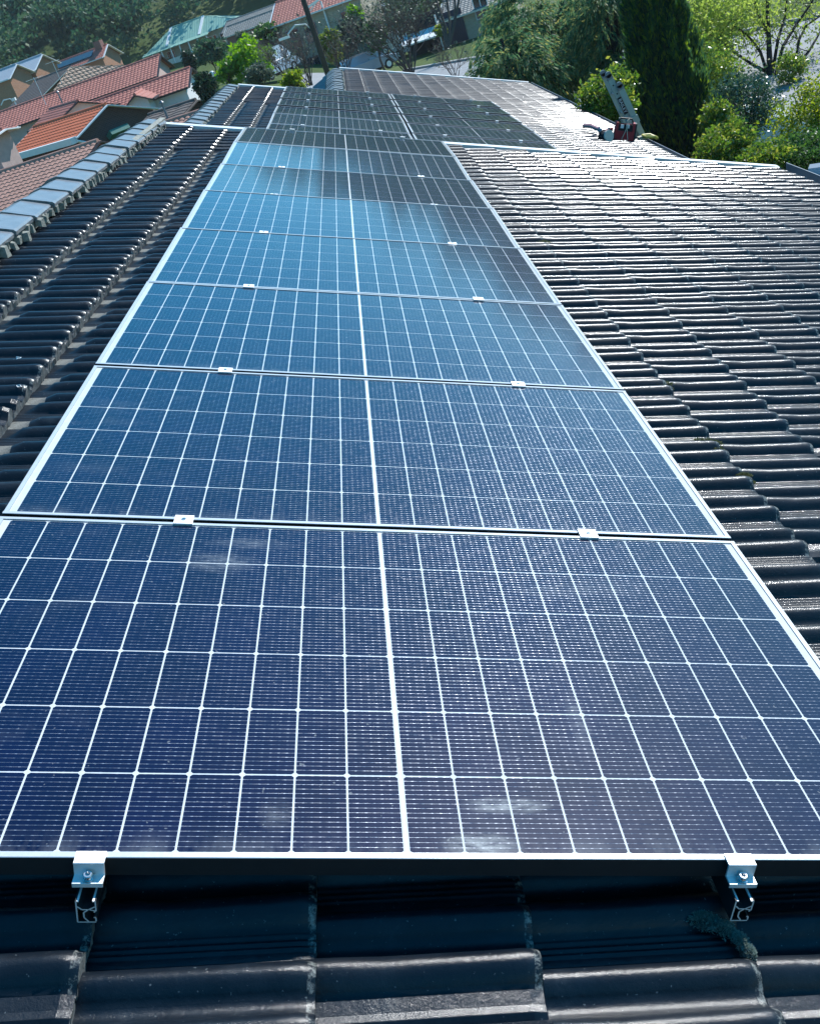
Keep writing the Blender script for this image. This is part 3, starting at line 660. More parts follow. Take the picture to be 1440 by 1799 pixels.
# orange brick gable with rooftop solar heater
r=gable_house('orange_brick_house','orange brick gabled house with a dark solar strip on its red roof',at(188,77,125),hd(-.97,.22),8.5,2.3,rad(27),0,M['t_red'],M['brick_orange'],M['white'],hs2=2.9,trimw=.3)
g=MB(); Hh=at(188,77,125).z; 
g.bar((1.8,1.0,Hh-.40),(7.2,1.0,Hh-.40),1.2,.10,(0,.45,.89)); link('solar_strip',g.mesh('solar_strip',pm('dark_solar_strip',(.05,.10,.14),.2,.2,3)),r,local=IDM)
g=MB(); g.box((.9,.3,Hh+.1),(.9,.9,1.2)); link('chimney',g.mesh('chimney',M['brick_red']),r,local=IDM)
# grey metal roofed pair with balcony
r=gable_house('grey_roof_house','pale grey metal roofed house with orange brick gable and balcony at far left',at(73,95,120),hd(-.95,.3),9,2.6,rad(27),0,M['m_grey'],M['brick_orange'],M['white'],kind='rib',p=.25,hs2=2.8,trimw=.3)
Hh=at(73,95,120).z
g=MB(); g.box((3.2,3.0,1.9),(4.4,1.0,.25)); link('balcony',g.mesh('balcony',M['white']),r,local=IDM)
g=MB()
for i in range(9): g.box((1.1+i*.53,3.45,2.5),(.05,.05,1.0))
g.box((3.2,3.45,3.0),(4.4,.06,.06)); link('railing',g.mesh('railing',M['alu_w']),r,local=IDM)
winbox(r,(2.4,2.26,3.1),(1.6,1.9),2); winbox(r,(4.4,2.26,3.1),(1.2,1.9),2)
g=MB(); g.bar((3.9,1.3,Hh-.60),(6.0,1.3,Hh-.60),1.4,.12,(0,.45,.89)); link('skylight',g.mesh('skylight',M['glass']),r,local=IDM)
gable_house('grey_roof_house','lower pale grey metal gable at the left picture edge',at(28,112,116),hd(-.95,.3),7,2.3,rad(27),0,M['m_grey'],M['brick_orange'],M['white'],kind='rib',p=.25,hs2=2.6,trimw=.3)
# tiny far houses on the left
gable_house('far_house','tiny far house with pale terracotta roof below the wooded hill',at(40,88,200),hd(-.96,.28),12,3,rad(20),8,M['t_pink'],M['render'],M['white'],group='tiny far houses')
gable_house('far_house','tiny far house with pale grey roof at the left picture edge',at(4,100,185),hd(-.96,.28),9,3,rad(20),7,M['m_grey'],M['render'],M['white'],kind='rib',p=.4,group='tiny far houses')
# green roofed building with a veranda
G1=at(358,27,160)
bg=gable_house('green_roof_building','two storey building with green metal roof and long white posted balcony',G1,hd(-1,.04),5.6,4.6,rad(27),-1,M['m_green'],M['brick_cream'],M['m_green'],kind='rib',p=.4,cat='building',hs2=4.4,h=.02,trimw=.1)
zz=G1.z+1; hip(bg,5.6,zz,4.2,2.3,4.6,4.4,M['m_green'],1,kind='rib',h=.02); hip(bg,0,zz,6.6,2.3,4.6,4.4,M['m_green'],-1,kind='rib',h=.02); tri(bg,5.6,1,4.2,4.6,zz,2.34,M['m_green']); tri(bg,0,-1,6.6,4.6,zz,2.34,M['m_green'])
g=MB(); g.box((1.5,0,3.1),(15.2,7.6,6.2)); link('wall',g.mesh('wall',M['brick_cream']),bg,local=IDM)
Hh=G1.z+1
for x in (.1,5.6): g=MB(); g.bar((x,.2,Hh+.03),(x+.6,4.5,Hh-2.2),.45,.10,(0,.45,.9)); link('valley_strip',g.mesh('valley_strip',M['white']),bg,local=IDM)
g=MB(); g.box((4.6,5.1,3.5),(10.6,1.9,.25)); g.box((4.6,6.0,4.1),(10.6,.08,1.0)); link('balcony',g.mesh('balcony',M['cream']),bg,local=IDM)
for i in range(8): g=MB(); g.box((-.6+i*1.5,5.98,3.1),(.15,.15,6.2)); link('post',g.mesh('post',M['white']),bg,local=IDM)
g=MB(); g.bar((4.6,4.4,Hh-2.3),(4.6,6.2,Hh-2.62),11.0,.08,(0,0,1)); link('veranda_roof',g.mesh('veranda_roof',M['m_green']),bg,local=IDM)
for i in range(8): winbox(bg,(-4.6+i*1.8,3.84,4.9),(1.2,1.5),2)
for i in range(7): winbox(bg,(-4.6+i*2.0,3.84,1.7),(1.0,1.1),2)
# small green lean-to left of it
gable_house('green_shed','small green and grey gabled shed left of the green roofed building',at(255,72,172),hd(-.95,.3),5,2.4,rad(20),0,M['m_green'],M['render'],M['trim_dark'],kind='rib',p=.4,cat='shed')
# grey roof houses
r=gable_house('grey_tiled_house','grey tiled house with overhanging gable between the green and red roofs',at(487,15,112),hd(-.97,.25),6.4,2.2,rad(22),-1,M['t_grey'],M['brick_red'],M['cream'],group='grey tiled houses',hs2=2.9)
winbox(r,(3.,1.86,1.6),(1.3,1.2),2)
gable_house('grey_tiled_house','farther grey tiled roof just under the top picture edge',at(530,-10,128),hd(-.96,.27),11,3,rad(20),0,M['t_grey'],M['brick_cream'],M['trim_dark'],group='grey tiled houses')
# red roof brick house, centre top
A=at(640,-52,86); 
r=gable_house('cream_brick_house','two storey cream brick house with red tiled roof behind the timber pole',A,hd(-.985,.17),8.3,4.2,rad(21),-1,M['t_red'],M['brick_cream'],M['white'],hs2=4.4)
for i,x in enumerate((1.6,5.0,6.6,8.2)): winbox(r,(x,3.86,A.z+1-3.0),(1.1,1.4),2,M['gutter'])
for i,x in enumerate((5.6,7.6)): winbox(r,(x,3.86,A.z+1-5.4),(1.1,1.3),2,M['gutter'])
g=MB(); g.box((3.4,4.0,A.z+1-3.6),(.12,.12,5.2)); link('downpipe',g.mesh('downpipe',M['white']),r,local=IDM)
# tan carport
r=gable_house('carport','small tan tiled carport roof right of the cream brick house',at(684,4,98),hd(-.97,.25),3.1,1.0,rad(25),-1,M['t_tan'],M['trim_dark'],M['t_tan'],cat='carport',hs2=2.2)
# house with white awning
A=at(905,-40,74)
r=gable_house('awning_house','yellowish rendered house with white awning, dark garage door and striped tile roof',A,hd(-.97,.24),5.6,3.2,rad(18),GZ,M['t_grey'],M['brick_cream'],M['cream'],hs2=3.4)
g=MB(); g.bar((6.9,2.2,A.z-GZ-1.25),(6.9,4.6,A.z-GZ-1.75),3.2,.10,(0,0,1)); link('awning',g.mesh('awning',M['white']),r,local=IDM)
g=MB(); g.box((6.9,2.0,1.3),(3.0,.3,2.6)); link('garage_recess',g.mesh('garage_recess',M['dark']),r,local=IDM)
g=MB(); g.box((4.6,2.92,1.15),(1.5,.1,2.2)); link('garage_door',g.mesh('garage_door',pm('navy_door',(.02,.022,.05),.4,.2,2)),r,local=IDM)
winbox(r,(2.4,2.87,1.9),(1.0,1.6),2)
for x in (5.45,8.4): g=MB(); g.box((x,4.45,1.2),(.1,.1,2.4)); link('post',g.mesh('post',M['white']),r,local=IDM)
# corrugated pergola at the right edge
r=gable_house('pergola','grey corrugated pergola roof at the right edge below the eave',at(1424,304,13.5),hd(.75,-.66),4,.7,rad(6),GZ,M['m_grey'],M['trim_dark'],M['flash'],kind='rib',p=.12,cat='pergola',h=.02,trimw=.08)

# ================================================================ fences, poles, cars
M['fence']=pm('dark_green_fence',(.05,.10,.09),.5,.2,2)
def fence(label,a,b,h,mat,n):
    a=Vector(a); b=Vector(b); d=b-a; ln=d.length; d.normalize(); nn=Vector((-d.y,d.x,0))
    mw=Matrix(((d.x,nn.x,0,a.x),(d.y,nn.y,0,a.y),(0,0,1,a.z),(0,0,0,1)))
    r=empty('fence',mw,label,'fence','fences')
    for i in range(n):
        g=MB(); x0=ln*i/n+.03; x1=ln*(i+1)/n-.03; k=max(4,int((x1-x0)/.18)); rows=[[(x0+(x1-x0)*j/(2*k),(.02 if j%2 else -.02),z) for j in range(2*k+1)] for z in (.05,h)]
        g.grid(rows); link('panel',g.mesh('panel',mat),r,local=IDM)
    for i in range(n+1):
        g=MB(); g.box((ln*i/n,0,h/2),(.07,.07,h+.05)); link('post',g.mesh('post',mat),r,local=IDM)
fence('dark green steel fence beside the round lime shrub',at(598,112,76)+Vector((0,0,-.9)),at(668,72,84)+Vector((0,0,-.6)),1.9,M['fence'],4)
M['timber']=pm('weathered_timber',(.085,.07,.06),.9,.4,5,.6,stretch=(1,1,.1))
# timber power pole with street lamp arm
p0=at(566,100,46); ptop=p0+Vector((0,0,7.5)); pb=Vector((p0.x,p0.y,gz(p0.x,p0.y)))
r=empty('power_pole',T(*pb),'dark timber power pole with curved lamp arm in front of the cream brick house','pole')
g=MB(); g.tube([pb-Vector(pb)+Vector((0,0,-.3)),ptop-pb],[.14,.11],12); link('shaft',g.mesh('shaft',M['timber'],True),r,local=IDM)
q=at(543,55,46)-pb; q=Vector((0,0,q.z)); e=CR_R
g=MB(); g.tube([q,q-e*.25+Vector((0,0,.35)),q-e*.7+Vector((0,0,.45)),q-e*1.15+Vector((0,0,.2))],.035,6); link('lamp_arm',g.mesh('lamp_arm',M['alu_w']),r,local=IDM)
g=MB(); g.box(q-e*1.35+Vector((0,0,.1)),(.5,.16,.1)); link('lamp_head',g.mesh('lamp_head',M['alu_w']),r,local=IDM)
g=MB(); g.bar(q+Vector((0,0,.9))-e*.1,q+Vector((0,0,1.1))+e*.7,.09,.09); g.bar(q+Vector((0,0,.7)),q+Vector((0,0,1.1))+e*.65,.04,.04); link('bracket',g.mesh('bracket',M['alu_w']),r,local=IDM)
# small curved street lamp at far left
p0=at(34,195,90); r=empty('street_lamp',T(p0.x,p0.y,0),'small white curved street lamp at the left edge beside the grey roofed house','street lamp')
g=MB(); h=at(31,175,90).z; g.tube([(0,0,-.5),(0,0,h)],.06,6); g.tube([(0,0,h),-CR_R*.3+Vector((0,0,h+.3)),-CR_R*.9+Vector((0,0,h+.35)),-CR_R*1.3+Vector((0,0,h+.05))],.05,6); link('pole',g.mesh('pole',M['white']),r,local=IDM)
g=MB(); g.box(Vector((0,0,h+.15)),(.35,.35,.25)); link('lamp_head',g.mesh('lamp_head',M['white']),r,local=IDM)
p0=at(375,135,70); r=empty('garden_lamp',T(p0.x,p0.y,gz(p0.x,p0.y)),'round white globe lamp on a post behind the far ridge','lamp')
zz=p0.z-gz(p0.x,p0.y); g=MB(); g.tube([(0,0,0),(0,0,zz)],.05,6); link('post',g.mesh('post',M['trim_dark']),r,local=IDM)
g=MB(); g.grid([[(.22*math.sin(a)*math.cos(b),.22*math.sin(a)*math.sin(b),zz+.2+.22*math.cos(a)) for b in np.linspace(0,2*math.pi,11)] for a in np.linspace(0,math.pi,7)]); link('globe',g.mesh('globe',M['white'],True),r,local=IDM)

M['car_white']=pm('white_car_paint',(.72,.74,.76),.25,.05,2,coat=1); M['car_red']=pm('dark_red_car_paint',(.16,.03,.04),.25,.1,2,coat=1); M['car_grey']=pm('silver_blue_car_paint',(.30,.34,.40),.25,.1,2,coat=1)
M['lamp_red']=pm('tail_lamp',(.4,.02,.02),.2,.1); M['lamp_clear']=pm('headlamp_lens',(.7,.72,.75),.1,.1)
def car(label,loc,yaw,mat,van=False):
    r=empty('parked_car',T(*loc)@Matrix.Rotation(yaw,4,'Z'),label,'car','parked cars')
    Lh=2.15; w=.88; H=1.95 if van else 1.48; sill=.32; belt=1.05 if van else .92
    prof=[(-Lh,.45),(-Lh+.02,.8),(-Lh+.12,belt),(-1.3,belt+.02),(1.05,belt+.02),(1.95,.80),(Lh,.66),(Lh,.38),(1.9,sill),(-2.0,sill)]
    g=MB(); n=len(prof); rows=[]
    for yy,sc,dz in ((-w,.985,.0),(-w+.06,1,.03),(w-.06,1,.03),(w,.985,0)): rows.append([(x*sc,yy,z+(dz if z>.6 else 0)) for x,z in prof]+[(prof[0][0]*sc,yy,prof[0][1])])
    g.grid(rows); g.add([p for p in rows[0][:-1]],[tuple(range(n))]); g.add([p for p in rows[3][:-1]],[tuple(range(n))[::-1]])
    link('body',g.mesh('body',mat),r,local=IDM)
    top=[(-1.95,belt),(-1.65,H-.06),(-1.2,H),(.35,H),(.7,H-.08),(1.35,belt)] if not van else [(-2.05,belt),(-1.98,H-.1),(-1.8,H),(.7,H),(1.0,H-.12),(1.6,belt)]
    g=MB(); rows=[[(x,s*(w-.05-(.16 if z>belt+.1 else 0)),z) for x,z in top] for s in (-1,1)]
    g.grid(rows); 
    for q in rows: g.add(q,[tuple(range(len(top)))])
    link('cabin',g.mesh('cabin',mat),r,local=IDM)
    for s in (-1,1):
        g=MB(); z1=H-.14; z0=belt+.06; y0,y1=s*(w-.075),s*(w-.2)
        for (xa,xb,xc,xd) in ((-1.7,-.55,-.55,-1.52),(-.48,1.15,.55,-.48)):
            g.add([(xa,y0,z0),(xb,y0,z0),(xc,y1,z1),(xd,y1,z1)],[(0,1,2,3)])
        link('side_window',g.mesh('side_window',M['glass']),r,local=IDM)
        for x in (-1.35,1.32):
            g=MB(); g.tube([(x,s*(w-.16),.32),(x,s*(w+.01),.32)],.32,14); wo=link('wheel',g.mesh('wheel',M['rubber']),r,local=IDM)
            g=MB(); g.tube([(x,s*(w+.0),.32),(x,s*(w+.02),.32)],.19,10); link('rim',g.mesh('rim',M['alu_w']),wo,WM[r])
        g=MB(); g.box((Lh-.06,s*.62,.70),(.12,.36,.16)); link('headlight',g.mesh('headlight',M['lamp_clear']),r,local=IDM)
        g=MB(); g.box((-Lh+.04,s*.70,.82),(.12,.2,.24)); link('tail_light',g.mesh('tail_light',M['lamp_red']),r,local=IDM)
    xw=(.74,1.32) if not van else (1.02,1.56)
    g=MB(); g.add([(xw[1],-.74,belt+.05),(xw[1],.74,belt+.05),(xw[0],.62,H-.12),(xw[0],-.62,H-.12)],[(0,1,2,3)]); 
    bx=(-1.92,-1.68) if not van else (-2.05,-2.0)
    g.add([(bx[0]-.01,-.72,belt+.07),(bx[0]-.01,.72,belt+.07),(bx[1]-.01,.62,H-.14),(bx[1]-.01,-.62,H-.14)],[(0,3,2,1)])
    link('windscreen',g.mesh('windscreen',M['glass']),r,local=IDM)
def on_ground(p): return Vector((p.x,p.y,gz(p.x,p.y)))
vang=math.atan2(CR_R.y,CR_R.x)
p=ground_at(694,88); car('white car parked behind the bare purple brown tree',(p.x,p.y,GZ),vang+.5,M['car_white'])
p=ground_at(738,90); car('white car with its bonnet behind the right of the bare tree',(p.x,p.y,GZ),vang+2.6,M['car_white'])
p=at(643,118,70); car('silver blue car peeping over the far roof capping',(p.x,p.y,p.z-.55),vang+.5,M['car_grey'])
p=at(478,118,72); car('white van parked between the lime tree and bare shrubs',(p.x,p.y,p.z-.7),vang+1.0,M['car_white'],True)
p=at(1331,258,24); car('white car roof showing between shrubs at the right',(p.x,p.y,p.z-.75),vang-.2,M['car_white'])
p=at(668,20,98); car('white car under the small tan carport',(p.x,p.y,p.z-.9),vang-1.2,M['car_white'])

# ================================================================ vegetation
def clumps(cx,n,rad3,seed,shell=.55):
    rg=np.random.default_rng(seed); d=rg.normal(size=(n,3)); d/=np.linalg.norm(d,axis=1)[:,None]
    r=rg.uniform(shell,1,n)[:,None]; return np.asarray(cx)+d*r*np.asarray(rad3)
def cloud(cl,per,sig,seed):
    rg=np.random.default_rng(seed); C=np.repeat(cl,per,0); return C+rg.normal(size=C.shape)*np.asarray(sig)
def branch(g,a,d,l,r,depth,rg,spread=.6,n=4,up=.15,mi=0,kids=3,bend=.15):
    pts=[a]; p=a; dd=d.copy(); k=3
    for i in range(k):
        dd=(dd+Vector((rg.uniform(-1,1),rg.uniform(-1,1),rg.uniform(-1,1)))*bend+Vector((0,0,up*.3))).normalized(); p=p+dd*l/k; pts.append(p)
    g.tube(pts,[r*(1-.5*i/k) for i in range(k+1)],n,mi,False)
    tips=[p]
    if depth>0:
        for j in range(kids):
            t=rg.uniform(.4,1); q=pts[min(k,1+int(t*k*.99))]
            nd=(dd+Vector((rg.uniform(-1,1),rg.uniform(-1,1),rg.uniform(-.6,1)))*spread).normalized()
            tips+=branch(g,q,nd,l*rg.uniform(.5,.8),r*.5,depth-1,rg,spread,max(3,n-1),up,mi,kids,bend)
    return tips
def tree(name,label,px,py,d,rx,rz,mat,nc,per,leaf,bark='bark',group='trees around the street',cat='tree',ry=None,sig=.16,aspect=.5,droop=None,seed=1,trunk=True,shell=.5,base=None,spread=1.,flat=1):
    "crown centred where the photo shows it, radii in photo pixels"
    c=at(px,py,d); k=d/F; RX=rx*k; RZ=rz*k; RY=(ry or rx)*k
    bz=gz(c.x,c.y) if base is None else base
    bz=min(bz,c.z-RZ*.6)
    r=empty(name,T(c.x,c.y,bz),label,cat,group)
    cl=clumps((0,0,c.z-bz),nc,(RX,RY,RZ),seed,shell)
    C=cloud(cl,per,(RX*sig,RY*sig,RZ*sig),seed+1)
    dirs=None
    if droop is not None: dirs=np.tile(np.array(droop),(len(C),1))
    link('crown',leafmesh('crown',C,leaf,M[mat],aspect,dirs,spread,seed+2),r,local=IDM)
    if trunk:
        g=MB(); rg=random.Random(seed); h=c.z-bz
        t0=Vector((0,0,0)); t1=Vector((0,0,h-RZ*.45)); g.tube([t0,(t0+t1)/2+Vector((rg.uniform(-.05,.05)*h,0,0)),t1],[.045*h*.6+.03,.03*h*.6+.02,.02*h*.6+.02],7)
        for i in range(7):
            q=Vector(cl[i%len(cl)]); g.tube([t1*(.6+.4*rg.random()),(t1+q)/2+Vector((0,0,.1*RZ)),q],[.012*h+.01,.008*h+.008,.004],5)
        link('trunk',g.mesh('trunk',M[bark],True),r,local=IDM)
    return r
M['l_cypress']=leafmat('cypress_green',(.022,.058,.032),(.05,.11,.035),(.20,.27,.03),.5,.6,.25)
M['l_weep']=leafmat('blue_green_sprays',(.045,.11,.06),(.11,.20,.095),(.32,.29,.10),.5,.6,.25)
M['l_lime']=leafmat('fresh_lime_leaf',(.10,.22,.02),(.17,.30,.03),None,.5)
M['l_citrus']=leafmat('glossy_green_leaf',(.06,.13,.02),(.14,.22,.035),(.30,.30,.06),.5,.25,.6)
M['l_yellow']=leafmat('yellow_green_leaf',(.08,.14,.02),(.20,.26,.03),(.32,.32,.04),.5)
M['l_spring']=leafmat('spring_leaf',(.16,.24,.04),(.28,.34,.08),None,.6)
M['l_glossy']=leafmat('dark_glossy_leaf',(.020,.055,.035),(.04,.09,.05),(.10,.16,.08),.25,.22,.8)
M['l_dark']=leafmat('dark_leaf',(.014,.035,.020),(.03,.065,.03),None,.25)
M['l_mid']=leafmat('mid_green_leaf',(.035,.09,.025),(.07,.14,.035),None,.4)
M['l_round']=leafmat('round_shrub_leaf',(.12,.18,.03),(.22,.26,.05),None,.4)
M['l_grey']=leafmat('grey_green_leaf',(.06,.085,.06),(.10,.13,.09),None,.3)
M['l_gum']=leafmat('gum_leaf',(.024,.080,.048),(.055,.125,.06),(.10,.155,.07),.3,.6,.25)
# tall cypress
def cypress():
    base=at(1196,276,24); top_z=base.z+6.8; b0=Vector((base.x,base.y,gz(base.x,base.y))); H=top_z-b0.z
    r=empty('cypress_tree',T(*b0),'tall dark column cypress with sunlit right edge behind the eave','tree','trees around the street')
    rg=np.random.default_rng(5); n=42000; t=rg.uniform(0.0,1,n)**.8
    def R(t): return np.clip(1.16-1.08*t,0,.9)
    a=rg.uniform(0,2*np.pi,n); lump=1+.10*np.sin(a*5+t*22)+.08*np.sin(a*9-t*37)+.05*rg.normal(size=n)
    rr=R(t)*lump*rg.uniform(.80,1.0,n)**.5
    C=np.stack([rr*np.cos(a),rr*np.sin(a),t*H],1); D=np.stack([np.cos(a)*.35,np.sin(a)*.35,np.ones(n)],1)
    link('crown',leafmesh('crown',C,.15,M['l_cypress'],.32,D,.45,6),r,local=IDM)
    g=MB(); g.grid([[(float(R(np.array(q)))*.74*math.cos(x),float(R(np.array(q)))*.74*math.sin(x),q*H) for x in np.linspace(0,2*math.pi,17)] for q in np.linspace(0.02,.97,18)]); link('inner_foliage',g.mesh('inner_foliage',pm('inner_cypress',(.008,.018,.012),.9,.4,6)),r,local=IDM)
    g=MB(); g.tube([(0,0,0),(0,0,H*.9)],[.14,.03],8); link('trunk',g.mesh('trunk',M['bark']),r,local=IDM)
cypress()
# big weeping tree mass
def weeping(label,px,py,d,rx,rz,seed,nc,per,dens=1):
    c=at(px,py,d); k=d/F; bz=gz(c.x,c.y); r=empty('weeping_tree',T(c.x,c.y,bz),label,'tree','trees around the street')
    rg=np.random.default_rng(seed); h=c.z-bz
    cl=clumps((0,0,h),nc,(rx*k,rx*k*.8,rz*k),seed,.35); pts=[];dirs=[]
    for q in cl:
        out=q-np.array([0,0,h]); out[2]*=.2; out/=np.linalg.norm(out)+1e-6
        for s in range(9):
            dv=out+rg.normal(size=3)*.5; dv/=np.linalg.norm(dv); ln=rg.uniform(.5,1.2)
            t=rg.uniform(0,1,per); P=q+dv*(t*ln)[:,None]; P[:,2]-=.55*ln*t**2; P+=rg.normal(size=P.shape)*.045
            pts.append(P); dirs.append(np.tile(dv,(per,1))-np.array([0,0,1])*(.3+t)[:,None])
    link('crown',leafmesh('crown',np.concatenate(pts),.17,M['l_weep'],.22,np.concatenate(dirs),.35,seed),r,local=IDM)
    g=MB(); rr=random.Random(seed); g.tube([(0,0,0),(0,0,h*.6),(0,0,h*1.1)],[.22,.16,.06],8)
    for i in range(14): q=Vector(cl[i]); g.tube([(0,0,h*(.35+.5*rr.random())),Vector((q.x*.6,q.y*.6,q.z+.1)),q],[.07,.04,.012],5)
    link('trunk',g.mesh('trunk',M['barkdark']),r,local=IDM)
weeping('broad weeping tree with drooping blue green sprays, left of the cypress',960,88,34,112,112,21,190,34)
weeping('weeping tree at the top, between the broad weeping tree and cypress',1075,60,31,58,110,22,90,34)
weeping('low weeping bough of golden tipped foliage over the far eave',905,120,31,72,50,23,60,30)
weeping('dark drooping tree right behind the cypress tip',1195,40,36,50,70,24,60,30)
tree('broadleaf_shrub','bright glossy green shrub behind the ladder and red box',1072,172,18.5,50,46,'l_citrus',60,90,.085,seed=31,sig=.16)
# sparse spring tree at right with dark trunks
def spring():
    b=at(1352,178,31); b0=Vector((b.x,b.y,gz(b.x,b.y))); r=empty('spring_tree',T(*b0),'leafy spring tree with forked dark trunks over the pale road','tree','trees around the street')
    g=MB(); rg=random.Random(4); tips=[]
    def w(px,py,d=31): return at(px,py,d)-b0
    g.tube([(0,0,0),w(1356,180),w(1352,120),w(1350,70),w(1347,0)],[.15,.13,.10,.07,.05],8)
    for path in ([(1360,140),(1375,80),(1400,40),(1425,5),(1440,-30)],[(1356,130),(1366,70),(1378,30),(1384,-20)],[(1378,178),(1393,130),(1403,70),(1415,45),(1440,28)],[(1380,170),(1405,140),(1440,112),(1480,95)],[(1345,125),(1320,112),(1290,92),(1262,68)],[(1350,135),(1335,90),(1312,60),(1290,45)],[(1349,60),(1330,20),(1318,-20)],[(1395,120),(1420,90),(1438,60)]):
        pts=[w(x,y,31+.5*rg.uniform(-1,1)) for x,y in path]; g.tube(pts,[.055*(1-.75*i/len(pts)) for i in range(len(pts))],6)
        for p in pts[1:]:
            for _ in range(4): tips+=branch(g,p,Vector((rg.uniform(-1,1),rg.uniform(-1,1),rg.uniform(-.2,1))).normalized(),rg.uniform(.35,.7),.014,2,rg,.8,3,.1,kids=2)
    link('trunk',g.mesh('trunk',M['barkdark']),r,local=IDM)
    C=[]
    nr=np.random.default_rng(8)
    for t in tips: 
        for _ in range(1): C.append(np.array(t)+nr.normal(size=3)*.07)
    for (x,y,s,n) in ((1270,25,28,2200),(1325,15,30,1700),(1400,0,38,700),(1235,70,22,1500),(1255,5,28,1800),(1260,100,24,900),(1425,30,26,300),(1300,60,30,200),(1420,60,25,100),(1245,110,18,600)):
        cc=np.array(w(x,y,31.5)); C+=list(cc+nr.normal(size=(n,3))*np.array([s*.018,.9,s*.0168]))
    link('crown',leafmesh('crown',np.array(C),.10,M['l_spring'],.6,None,1,9),r,local=IDM)
spring()
tree('glossy_shrub','dark glossy leaved shrub under the forked spring tree',1308,185,21.5,62,58,'l_glossy',70,85,.075,seed=41,sig=.15)
tree('leafy_shrub','light green leafy shrub right along the cypress',1272,165,26,34,85,'l_citrus',80,70,.085,seed=42,sig=.15)
tree('hedge','yellow green hedge bulging in at the right edge',1440,215,19,82,72,'l_yellow',90,90,.07,seed=43,sig=.14,cat='hedge')
tree('hedge','deep green lower hedge at the right edge below the yellow hedge',1425,268,17.5,75,40,'l_mid',70,80,.07,seed=44,sig=.15,cat='hedge')
tree('leafy_shrub','yellow leaved shrub behind the capping right of the cypress foot',1275,255,19,52,38,'l_citrus',60,70,.08,seed=45,sig=.16)
tree('leafy_shrub','low green shrub behind the right end of the capping',1345,272,17,48,24,'l_citrus',40,60,.075,seed=46,sig=.17)
tree('spring_shrub','tall yellow green shrub filling the gap right of the cypress top',1246,62,33,40,70,'l_spring',80,80,.11,seed=47,sig=.16,ry=30)
tree('spring_shrub','yellow green shrub in front of the pale road under the forked tree',1388,120,29,26,26,'l_citrus',40,45,.09,seed=48,sig=.2)
tree('leafy_shrub','bright leafy shrub squeezed between cypress foot and yellow shrub',1262,215,20.5,30,34,'l_citrus',50,60,.075,seed=49,sig=.18)
# left and centre
tree('lime_tree','bright lime green tree in front of the green roofed building',437,108,56,46,38,'l_lime',46,50,.30,seed=51,sig=.14)
tree('lime_tree','small bright lime shrub low on the left of the lime tree',398,132,56,20,14,'l_lime',20,40,.26,seed=52)
tree('yellow_shrub','yellow flowering shrub just behind the far panels',514,143,34,24,17,'l_yellow',30,60,.12,seed=53,cat='shrub')
tree('round_shrub','rounded golden green shrub at the foot of the timber pole',583,80,58,22,27,'l_round',60,60,.20,seed=54,sig=.1,cat='shrub')
tree('round_shrub','rounded green shrub right of the dark green fence',658,62,68,21,26,'l_mid',60,60,.22,seed=55,sig=.1,cat='shrub')
tree('dark_tree','dark green tree between the two round shrubs',615,55,76,28,24,'l_dark',50,60,.34,seed=56,sig=.12)
tree('lime_tree','sunlit green tree top in front of the cream brick house',622,30,80,15,20,'l_lime',30,40,.3,seed=57)
tree('broad_tree','tall mid green tree at the top right of the cream brick house',708,12,84,36,38,'l_mid',70,70,.40,seed=58,sig=.12)
tree('broad_tree','tall green tree behind the white awning',775,-12,100,50,24,'l_mid',50,60,.42,seed=59)
tree('dark_tree','dark leafy tree beside the end of the lower red roof',362,156,49,20,24,'l_dark',45,60,.20,seed=60,sig=.14)
tree('dark_tree','dark pointed conifer in front of the green balcony',333,108,88,11,20,'l_dark',40,60,.32,seed=61,sig=.12)
tree('dark_tree','grey green tree at the foot of the green balcony',366,92,96,30,20,'l_gum',50,60,.36,seed=62)
tree('garden_shrub','grey green rounded shrub under the grey tiled house',432,72,86,17,17,'l_grey',40,50,.26,seed=63,cat='shrub')
tree('garden_shrub','green spreading shrub right of the grey rounded shrub',468,58,86,24,15,'l_mid',40,50,.28,seed=64,cat='shrub')
tree('garden_shrub','grey shrub at the foot of the white van',455,130,50,26,16,'l_grey',40,50,.16,seed=65,cat='shrub')
tree('garden_shrub','small yellow shrub beside the white awning',773,52,72,12,9,'l_yellow',20,40,.2,seed=66,cat='shrub')
def bare(name,label,px,py,d,h,seed,n=9,spread=.7,thin=.03,depth=3,leafn=0):
    p=at(px,py,d); r=empty(name,T(*p),label,'tree','bare trees'); g=MB(); rg=random.Random(seed); tips=[]
    for i in range(n):
        a=rg.uniform(0,2*math.pi); dv=Vector((math.cos(a)*.55,math.sin(a)*.55,1)).normalized()
        tips+=branch(g,Vector((rg.uniform(-.15,.15),rg.uniform(-.15,.15),0)),dv,h*rg.uniform(.45,.65),thin*2,depth,rg,spread,4,.15,kids=4)
    link('trunk',g.mesh('trunk',M['twig']),r,local=IDM)
    if leafn:
        nr=np.random.default_rng(seed); C=[np.array(tips[nr.integers(len(tips))])+nr.normal(size=3)*.12 for _ in range(leafn)]
        link('crown',leafmesh('crown',np.array(C),.16,M['l_grey'],.5,None,1,seed),r,local=IDM)
bare('bare_tree','big bare purple brown tree in front of the white cars',722,132,52,3.4,71,22,.8,.02,3,1500)
bare('bare_tree','bare brown shrub left of the timber pole',545,150,50,2.2,72,12,.8,.016,3,150)
bare('bare_tree','bare brown shrub right of the timber pole',610,132,54,1.9,73,10,.8,.016,3,120)
bare('bare_tree','bare twiggy shrub between the lime tree and the yellow shrub',505,140,54,2.0,74,10,.8,.016,3,100)
bare('bare_tree','thin bare tree right of the pale road marking bend',800,140,50,1.6,75,7,.8,.014,3,60)
